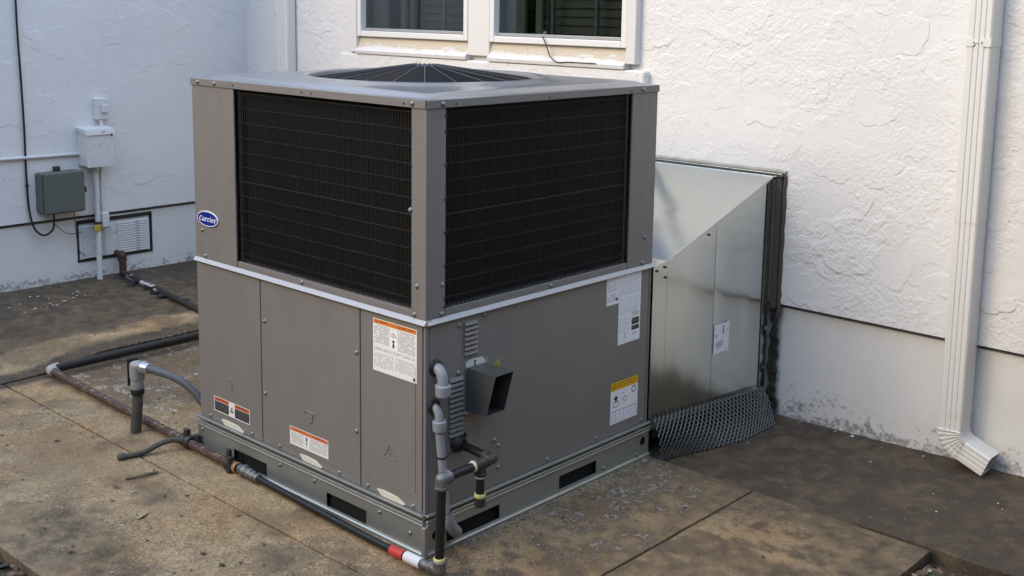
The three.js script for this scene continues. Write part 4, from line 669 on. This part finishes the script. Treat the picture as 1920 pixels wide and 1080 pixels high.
{
  const g = thing('junction_box', 'small rounded white junction box beside the riser at the footing line', 'junction box');
  mesh('box_body', bx(XW - 0.02, -3.612, 0.372, 0.470, -0.935, -0.885, 0.016), M.paintedSteel, g);
  mesh('box_neck', cyl(V(-3.640, 0.46, -0.908), V(-3.640, 0.505, -0.908), 0.012), M.paintedSteel, g);
}
solo('wall_conduit', [cyl(V(-3.648, 0.818, 0.2), V(-3.648, 0.806, -0.785), 0.0095), turned(V(-3.648, 0.8075, -0.70), V(0, 0, -1), [[0, 0.0095], [0, 0.013], [0.008, 0.013], [0.008, 0.0095]], 10)], M.paintedSteel, 'thin white conduit running level along the wing wall into the switch box', 'conduit');
solo('black_cable', [tube([V(-3.648, 2.6, -0.462), V(-3.648, 1.643, -0.470), V(-3.648, 1.477, -0.471), V(-3.648, 1.196, -0.478), V(-3.648, 0.94, -0.482), V(-3.648, 0.71, -0.481), V(-3.645, 0.506, -0.489), V(-3.640, 0.415, -0.512), V(-3.636, 0.378, -0.556), V(-3.634, 0.404, -0.606), V(-3.632, 0.50, -0.616)], 0.0058, 120, 8), turned(V(-3.648, 0.655, -0.4825), V(0, 1, 0), [[0, 0.0058], [0, 0.010], [0.010, 0.010], [0.010, 0.0058]], 8)], M.black, 'black cable looping down the wing wall into the grey utility box', 'cable');
solo('ground_wire', [tube([V(-3.634, 0.43, -0.622), V(-3.640, 0.392, -0.66), V(-3.648, 0.365, -0.705), V(-3.65, 0.362, -0.75), V(-3.66, 0.362, -0.782)], 0.0022, 30, 6), tube([V(-3.645, 0.5, -0.735), V(-3.648, 0.42, -0.742), V(-3.655, 0.33, -0.752), V(-3.66, 0.26, -0.765), V(-3.655, 0.22, -0.80)], 0.0022, 40, 6)], M.darkIron, 'thin dark wire drooping from the utility box to the footing vent', 'wire');
{
  const g = thing('drain_pipe', 'old rusty drain elbow below the footing vent continuing as a dark pipe over the slab', 'pipe');
  mesh('elbow', [cyl(V(-3.70, 0.205, -1.0), V(-3.622, 0.205, -1.0), 0.020), new THREE.SphereGeometry(0.027, 14, 10).translate(-3.618, 0.203, -1.0), cyl(V(-3.618, 0.205, -1.0), V(-3.615, 0.095, -1.0), 0.020), turned(V(-3.6175, 0.185, -1.0), V(0, -1, 0), [[0, 0.020], [0, 0.025], [0.016, 0.025], [0.016, 0.020]], 12)], M.rust, g);
  const pm = new THREE.MeshStandardMaterial({ map: tex(256, 64, (i, j) => { const s = sstep(0.56, 0.6, fbm(i / 12, j / 12, 3)) * (i < 110 ? 1 : 0); return [mix(0.02, 0.5, s), mix(0.018, 0.5, s), mix(0.016, 0.49, s)]; }, true), roughness: 0.7 });
  mesh('floor_pipe', uvBy(cyl(V(-3.60, 0.108, -0.985), V(-2.46, 0.065, -0.905), 0.0165), (x, y, z) => [(x + 3.6) / 1.15, y * 10]), pm, g);
  mesh('pipe_debris', (() => { const gs = [], r = rng(6); for (let i = 0; i < 20; i++) gs.push(new THREE.IcosahedronGeometry(0.008 + r() * 0.014, 0).scale(1.6, 0.5, 1).rotateY(r() * 6).translate(-3.6 + r() * 0.75, 0.080, -0.95 + (r() - 0.5) * 0.06)); return gs; })(), M.dark, g).userData.kind = 'stuff';
}

// ------------------------------------------------------------ litter
{
  const r = rng(42), dummy = new THREE.Object3D();
  const leafG = (() => { const s = new THREE.Shape(); s.moveTo(0, -0.5); s.quadraticCurveTo(0.34, -0.15, 0.26, 0.12); s.quadraticCurveTo(0.16, 0.4, 0, 0.5); s.quadraticCurveTo(-0.18, 0.36, -0.26, 0.1); s.quadraticCurveTo(-0.32, -0.2, 0, -0.5); const g = new THREE.ShapeGeometry(s, 5).rotateX(-Math.PI / 2); const p = g.attributes.position; for (let i = 0; i < p.count; i++) p.setY(i, 0.5 * p.getX(i) * p.getX(i) * 2 + 0.12 * p.getZ(i) * p.getZ(i)); g.computeVertexNormals(); return g; })();
  const lm = new THREE.MeshStandardMaterial({ color: 0xffffff, roughness: 0.8, side: THREE.DoubleSide });
  const n = 2900, inst = new THREE.InstancedMesh(leafG, lm, n); inst.name = 'leaf_litter'; inst.castShadow = inst.receiveShadow = true;
  for (let i = 0; i < n; i++) {
    const left = i < 1300, loose = i >= 2600; let x, z;
    if (left) { x = -2.2 + r() * 2.8; z = 0.875 + r() * r() * 0.7; } else { x = 1.105 + r() * r() * 0.9; z = -1.075 + r() * 1.1; }
    if (loose) { x = -2.3 + r() * 3.0; z = 0.22 + r() * 0.63; if (i % 5 === 0) { x = -2.35 + r() * 1.05; z = -0.8 + r() * 0.95; } if (i % 7 === 0) { x = 0.1 + r() * 0.9; z = -1.7 + r() * 1.6; } }
    dummy.position.set(x, loose ? 0.004 : -0.042 + r() * 0.030, z); dummy.rotation.set((r() - 0.5) * 1.2, r() * 6.28, (r() - 0.5) * 1.2); const s = loose ? 0.006 + r() * r() * 0.022 : 0.018 + r() * 0.035; if (loose) { dummy.rotation.x *= 0.3; dummy.rotation.z *= 0.3; } dummy.scale.set(s, s, s); dummy.updateMatrix(); inst.setMatrixAt(i, dummy.matrix);
    const t = r(), c = t < 0.45 ? lin(0.09, 0.05, 0.03) : t < 0.7 ? lin(0.16, 0.10, 0.06) : t < 0.82 ? lin(0.24, 0.17, 0.12) : t < 0.9 ? lin(0.28, 0.26, 0.23) : lin(0.035, 0.03, 0.02); inst.setColorAt(i, c);
  }
  meta(inst, 'brown leaf litter covering the soil beds and specking the concrete', 'leaf litter', null, 'stuff'); scene.add(inst);
  const mossG = new THREE.IcosahedronGeometry(1, 0), mi = new THREE.InstancedMesh(mossG, std(0.045, 0.062, 0.020, 1), 900); mi.name = 'moss';
  for (let i = 0; i < 900; i++) { const a = r() * 6.28, q = Math.sqrt(r()); dummy.position.set(1.20 + Math.cos(a) * q * 0.10, -0.034 + 0.024 * (1 - q) + r() * 0.008, -0.965 + Math.sin(a) * q * 0.10); dummy.rotation.set(r() * 6, r() * 6, r() * 6); const s = 0.003 + r() * 0.005; dummy.scale.set(s, s * 1.3, s); dummy.updateMatrix(); mi.setMatrixAt(i, dummy.matrix); }
  meta(mi, 'dark green moss cushion in the corner of the soil bed', 'moss', null, 'stuff'); scene.add(mi);
  // grit on the slab beside the unit and paint chips by the wing wall
  const gi = new THREE.InstancedMesh(new THREE.IcosahedronGeometry(1, 0), std(0.8, 0.8, 0.8, 0.9), 2600); gi.name = 'grit'; gi.receiveShadow = gi.castShadow = true;
  for (let i = 0; i < 2600; i++) {
    let x, z, y = 0.001, s = 0.0012 + r() * r() * 0.0035;
    if (i < 1500) { x = 0.02 + Math.abs(r() + r() - 1) * 0.34; z = -1.1 + r() * 1.15; } else if (i < 1750) { x = 0.016 + r() * 0.03; z = -1.1 + r() * 1.0; s *= 1.7; } else if (i < 2150) { x = -2.4 + r() * 1.1; z = -0.75 + r() * 0.75; s *= 1.2; } else { x = -2.3 + r() * 3.2; z = 0.22 + r() * 0.62; }
    dummy.position.set(x, y, z); dummy.rotation.set(r() * 6, r() * 6, r() * 6); dummy.scale.set(s * 1.2, s * 0.7, s); dummy.updateMatrix(); gi.setMatrixAt(i, dummy.matrix);
    const k = 0.14 + r() * 0.34; gi.setColorAt(i, lin(k, k * 0.88, k * 0.70));
  }
  meta(gi, 'scattered grit and small gravel on the worn concrete', 'grit', null, 'stuff'); scene.add(gi);
  const ci = new THREE.InstancedMesh(new THREE.BoxGeometry(1, 0.12, 0.6), std(0.68, 0.69, 0.69, 0.7), 46); ci.name = 'paint_flakes'; ci.castShadow = ci.receiveShadow = true;
  for (let i = 0; i < 46; i++) {
    let x, z, y = 0.084, s = 0.003 + r() * r() * 0.018;
    if (i < 22) { x = -3.52 + r() * 0.3; z = -0.72 + r() * 0.5; } else if (i < 34) { x = 0.2 + r() * 0.9; z = -1.90 + r() * 0.06; y = -0.020 + 0.030 * Math.min(x - 0.1, 0.8); s *= 0.8; } else { x = 0.5 + r() * 0.7; z = -1.75 + r() * 0.5; y = -0.020 + 0.030 * Math.min(x - 0.1, 0.8); s *= 0.6; }
    dummy.position.set(x, y, z); dummy.rotation.set((r() - 0.5) * 0.3, r() * 6, (r() - 0.5) * 0.3); dummy.scale.set(s, s, s); dummy.updateMatrix(); ci.setMatrixAt(i, dummy.matrix);
  }
  meta(ci, 'white paint flakes fallen at the foot of the walls', 'paint flakes', null, 'stuff'); scene.add(ci);
  const leaf = (name, label, x, z, s, ry, c, y = 0.006) => { const m = solo(name, leafG.clone().scale(s * 0.55, s * 0.5, s).rotateY(ry), new THREE.MeshStandardMaterial({ color: c, roughness: 0.8, side: THREE.DoubleSide }), label, 'leaf', 'dry leaves on the concrete'); m.position.set(x, y, z); };
  leaf('dry_leaf', 'pale curled dry leaf on the tan strip in front of the joint', -0.852, 0.455, 0.062, 0.5, lin(0.36, 0.28, 0.16));
  leaf('dry_leaf', 'brown bent dry leaf beside the conduit stub on the slab', -1.12, 0.40, 0.04, 1.8, lin(0.12, 0.08, 0.05));
  solo('twig', [rod([V(-1.175, 0.006, 0.225), V(-1.155, 0.009, 0.175), V(-1.150, 0.006, 0.115)].map(p => p.add(V(0.02, 0, 0.12))), 0.0045, 7), rod([V(-1.142, 0.010, 0.280), V(-1.120, 0.014, 0.262)], 0.003, 6)], std(0.17, 0.135, 0.095, 0.9), 'short dry twig on the tan strip in front of the joint', 'twig');
}

// ------------------------------------------------------------ trees mirrored in the panes; unseen ones added to shade the unit and dim reflections
{
  const leafMats = [std(0.050, 0.085, 0.022, 0.8), std(0.030, 0.050, 0.018, 0.8), new THREE.MeshPhysicalMaterial({ color: lin(0.20, 0.34, 0.06), roughness: 0.95, transmission: 0.5, thickness: 0 })]; leafMats.forEach(m => { m.side = THREE.DoubleSide; });
  const bark = std(0.07, 0.055, 0.042, 0.9);
  const tree = (label, x, z, h, r0, mat, seed, low) => {
    const t = thing('tree', label, 'tree', 'trees across the yard'), r = rng(seed); t.position.set(x, -0.07, z);
    const gs = [cyl(V(0, 0, 0), V(0.1, h * 0.45, 0.05), h * 0.028, h * 0.018, 9), cyl(V(0.1, h * 0.45, 0.05), V(-0.05, h * 0.9, 0), h * 0.018, h * 0.005, 7)];
    for (let k = 0; k < 7; k++) { const a = r() * 6.28, y = h * (0.3 + 0.5 * r()); gs.push(cyl(V(0.08, y, 0.03), V(Math.cos(a) * r0 * 0.7, y + h * 0.14, Math.sin(a) * r0 * 0.7), h * 0.009, h * 0.003, 6)); }
    mesh('trunk', gs, bark, t);
    const P = [], N = 4200, cl = []; for (let k = 0; k < 46; k++) { const a = r() * 6.28, q = Math.sqrt(r()), y = low + (h - low) * r(), k2 = Math.sin(Math.PI * clamp((y - low) / (h - low) * 0.85 + 0.12)); cl.push(V(Math.cos(a) * q * r0 * k2, y, Math.sin(a) * q * r0 * k2)); }
    for (let i = 0; i < N; i++) { const c = cl[Math.floor(r() * cl.length)], s = Math.max(0.3, r0 * 0.24), p = V(c.x + (r() + r() + r() - 1.5) * s, c.y + (r() + r() + r() - 1.5) * s, c.z + (r() + r() + r() - 1.5) * s), l = 0.13 + r() * 0.17, e = new THREE.Euler(r() * 6, r() * 6, r() * 6); const q = [V(-l * 0.4, 0, 0), V(0, -l, 0), V(l * 0.4, 0, 0), V(0, l, 0)].map(v => v.applyEuler(e).add(p)); for (const k of [0, 1, 2, 0, 2, 3]) P.push(q[k].x, q[k].y, q[k].z); }
    const g = new THREE.BufferGeometry(); g.setAttribute('position', new THREE.Float32BufferAttribute(P, 3)); g.computeVertexNormals(); mesh('crown', g, mat, t);
  };
  tree('dark evergreen standing opposite the window by the corner', -9.4, 3.4, 4.2, 1.9, leafMats[1], 3, 0.3);
  tree('light green bushy tree standing opposite the windows', -6.8, 5.5, 3.4, 1.8, leafMats[2], 4, 0.1);
  const far = 'unseen far green tree added to dim the window reflections';  // belt added as a dark backdrop for the pane reflections
  [[-14.5, 5.0], [-13.6, 7.6], [-12.2, 9.8], [-10.4, 11.6], [-15.2, 2.6]].forEach(([x, z], i) => tree(far, x, z, 4.4 + PERM[i * 5], 2.0, leafMats[i % 3], 40 + i, 0.1));
  for (const [x, z, i] of [[-4.3, 3.2, 0], [-3.3, 4.0, 1], [-2.2, 4.6, 2]]) tree('unseen rounded shrub added to shade the front of the unit', x, z, 2.5 + 0.2 * PERM[i + 3], 0.75, leafMats[i % 2], 60 + i, 0.1);  // unseen shrubs added to block low sun on the front panels
  for (const [x, z, i] of [[3.4, -2.6, 0], [3.5, -1.5, 1], [3.4, -0.4, 2], [3.6, 0.7, 3]]) tree('unseen tall shrub added to shade the louvred side of the unit', x, z, 3.3 + 0.3 * PERM[i + 9], 0.85, leafMats[i % 2], 70 + i, 0.05);  // unseen shrubs added to cut sky light on the right face
  const rowLabel = 'unseen dense tree in a row added to block low sky light';  // unseen row added to block the sky near the horizon
  [[5.6, -4.2], [5.9, -2.2], [5.7, -0.2], [6.0, 1.8], [5.8, 3.8], [5.4, 6.0], [3.4, 7.6], [1.2, 8.0], [-1.0, 8.3]].forEach(([x, z], i) => tree(rowLabel, x, z, 4.6 + 0.7 * PERM[i * 7], 1.55, leafMats[i % 2], 10 + i, 0.1));
}
for (const o of scene.children) o.traverse(m => { if (m.isMesh) { m.castShadow = true; m.receiveShadow = true; } });
renderer.render(scene, camera);
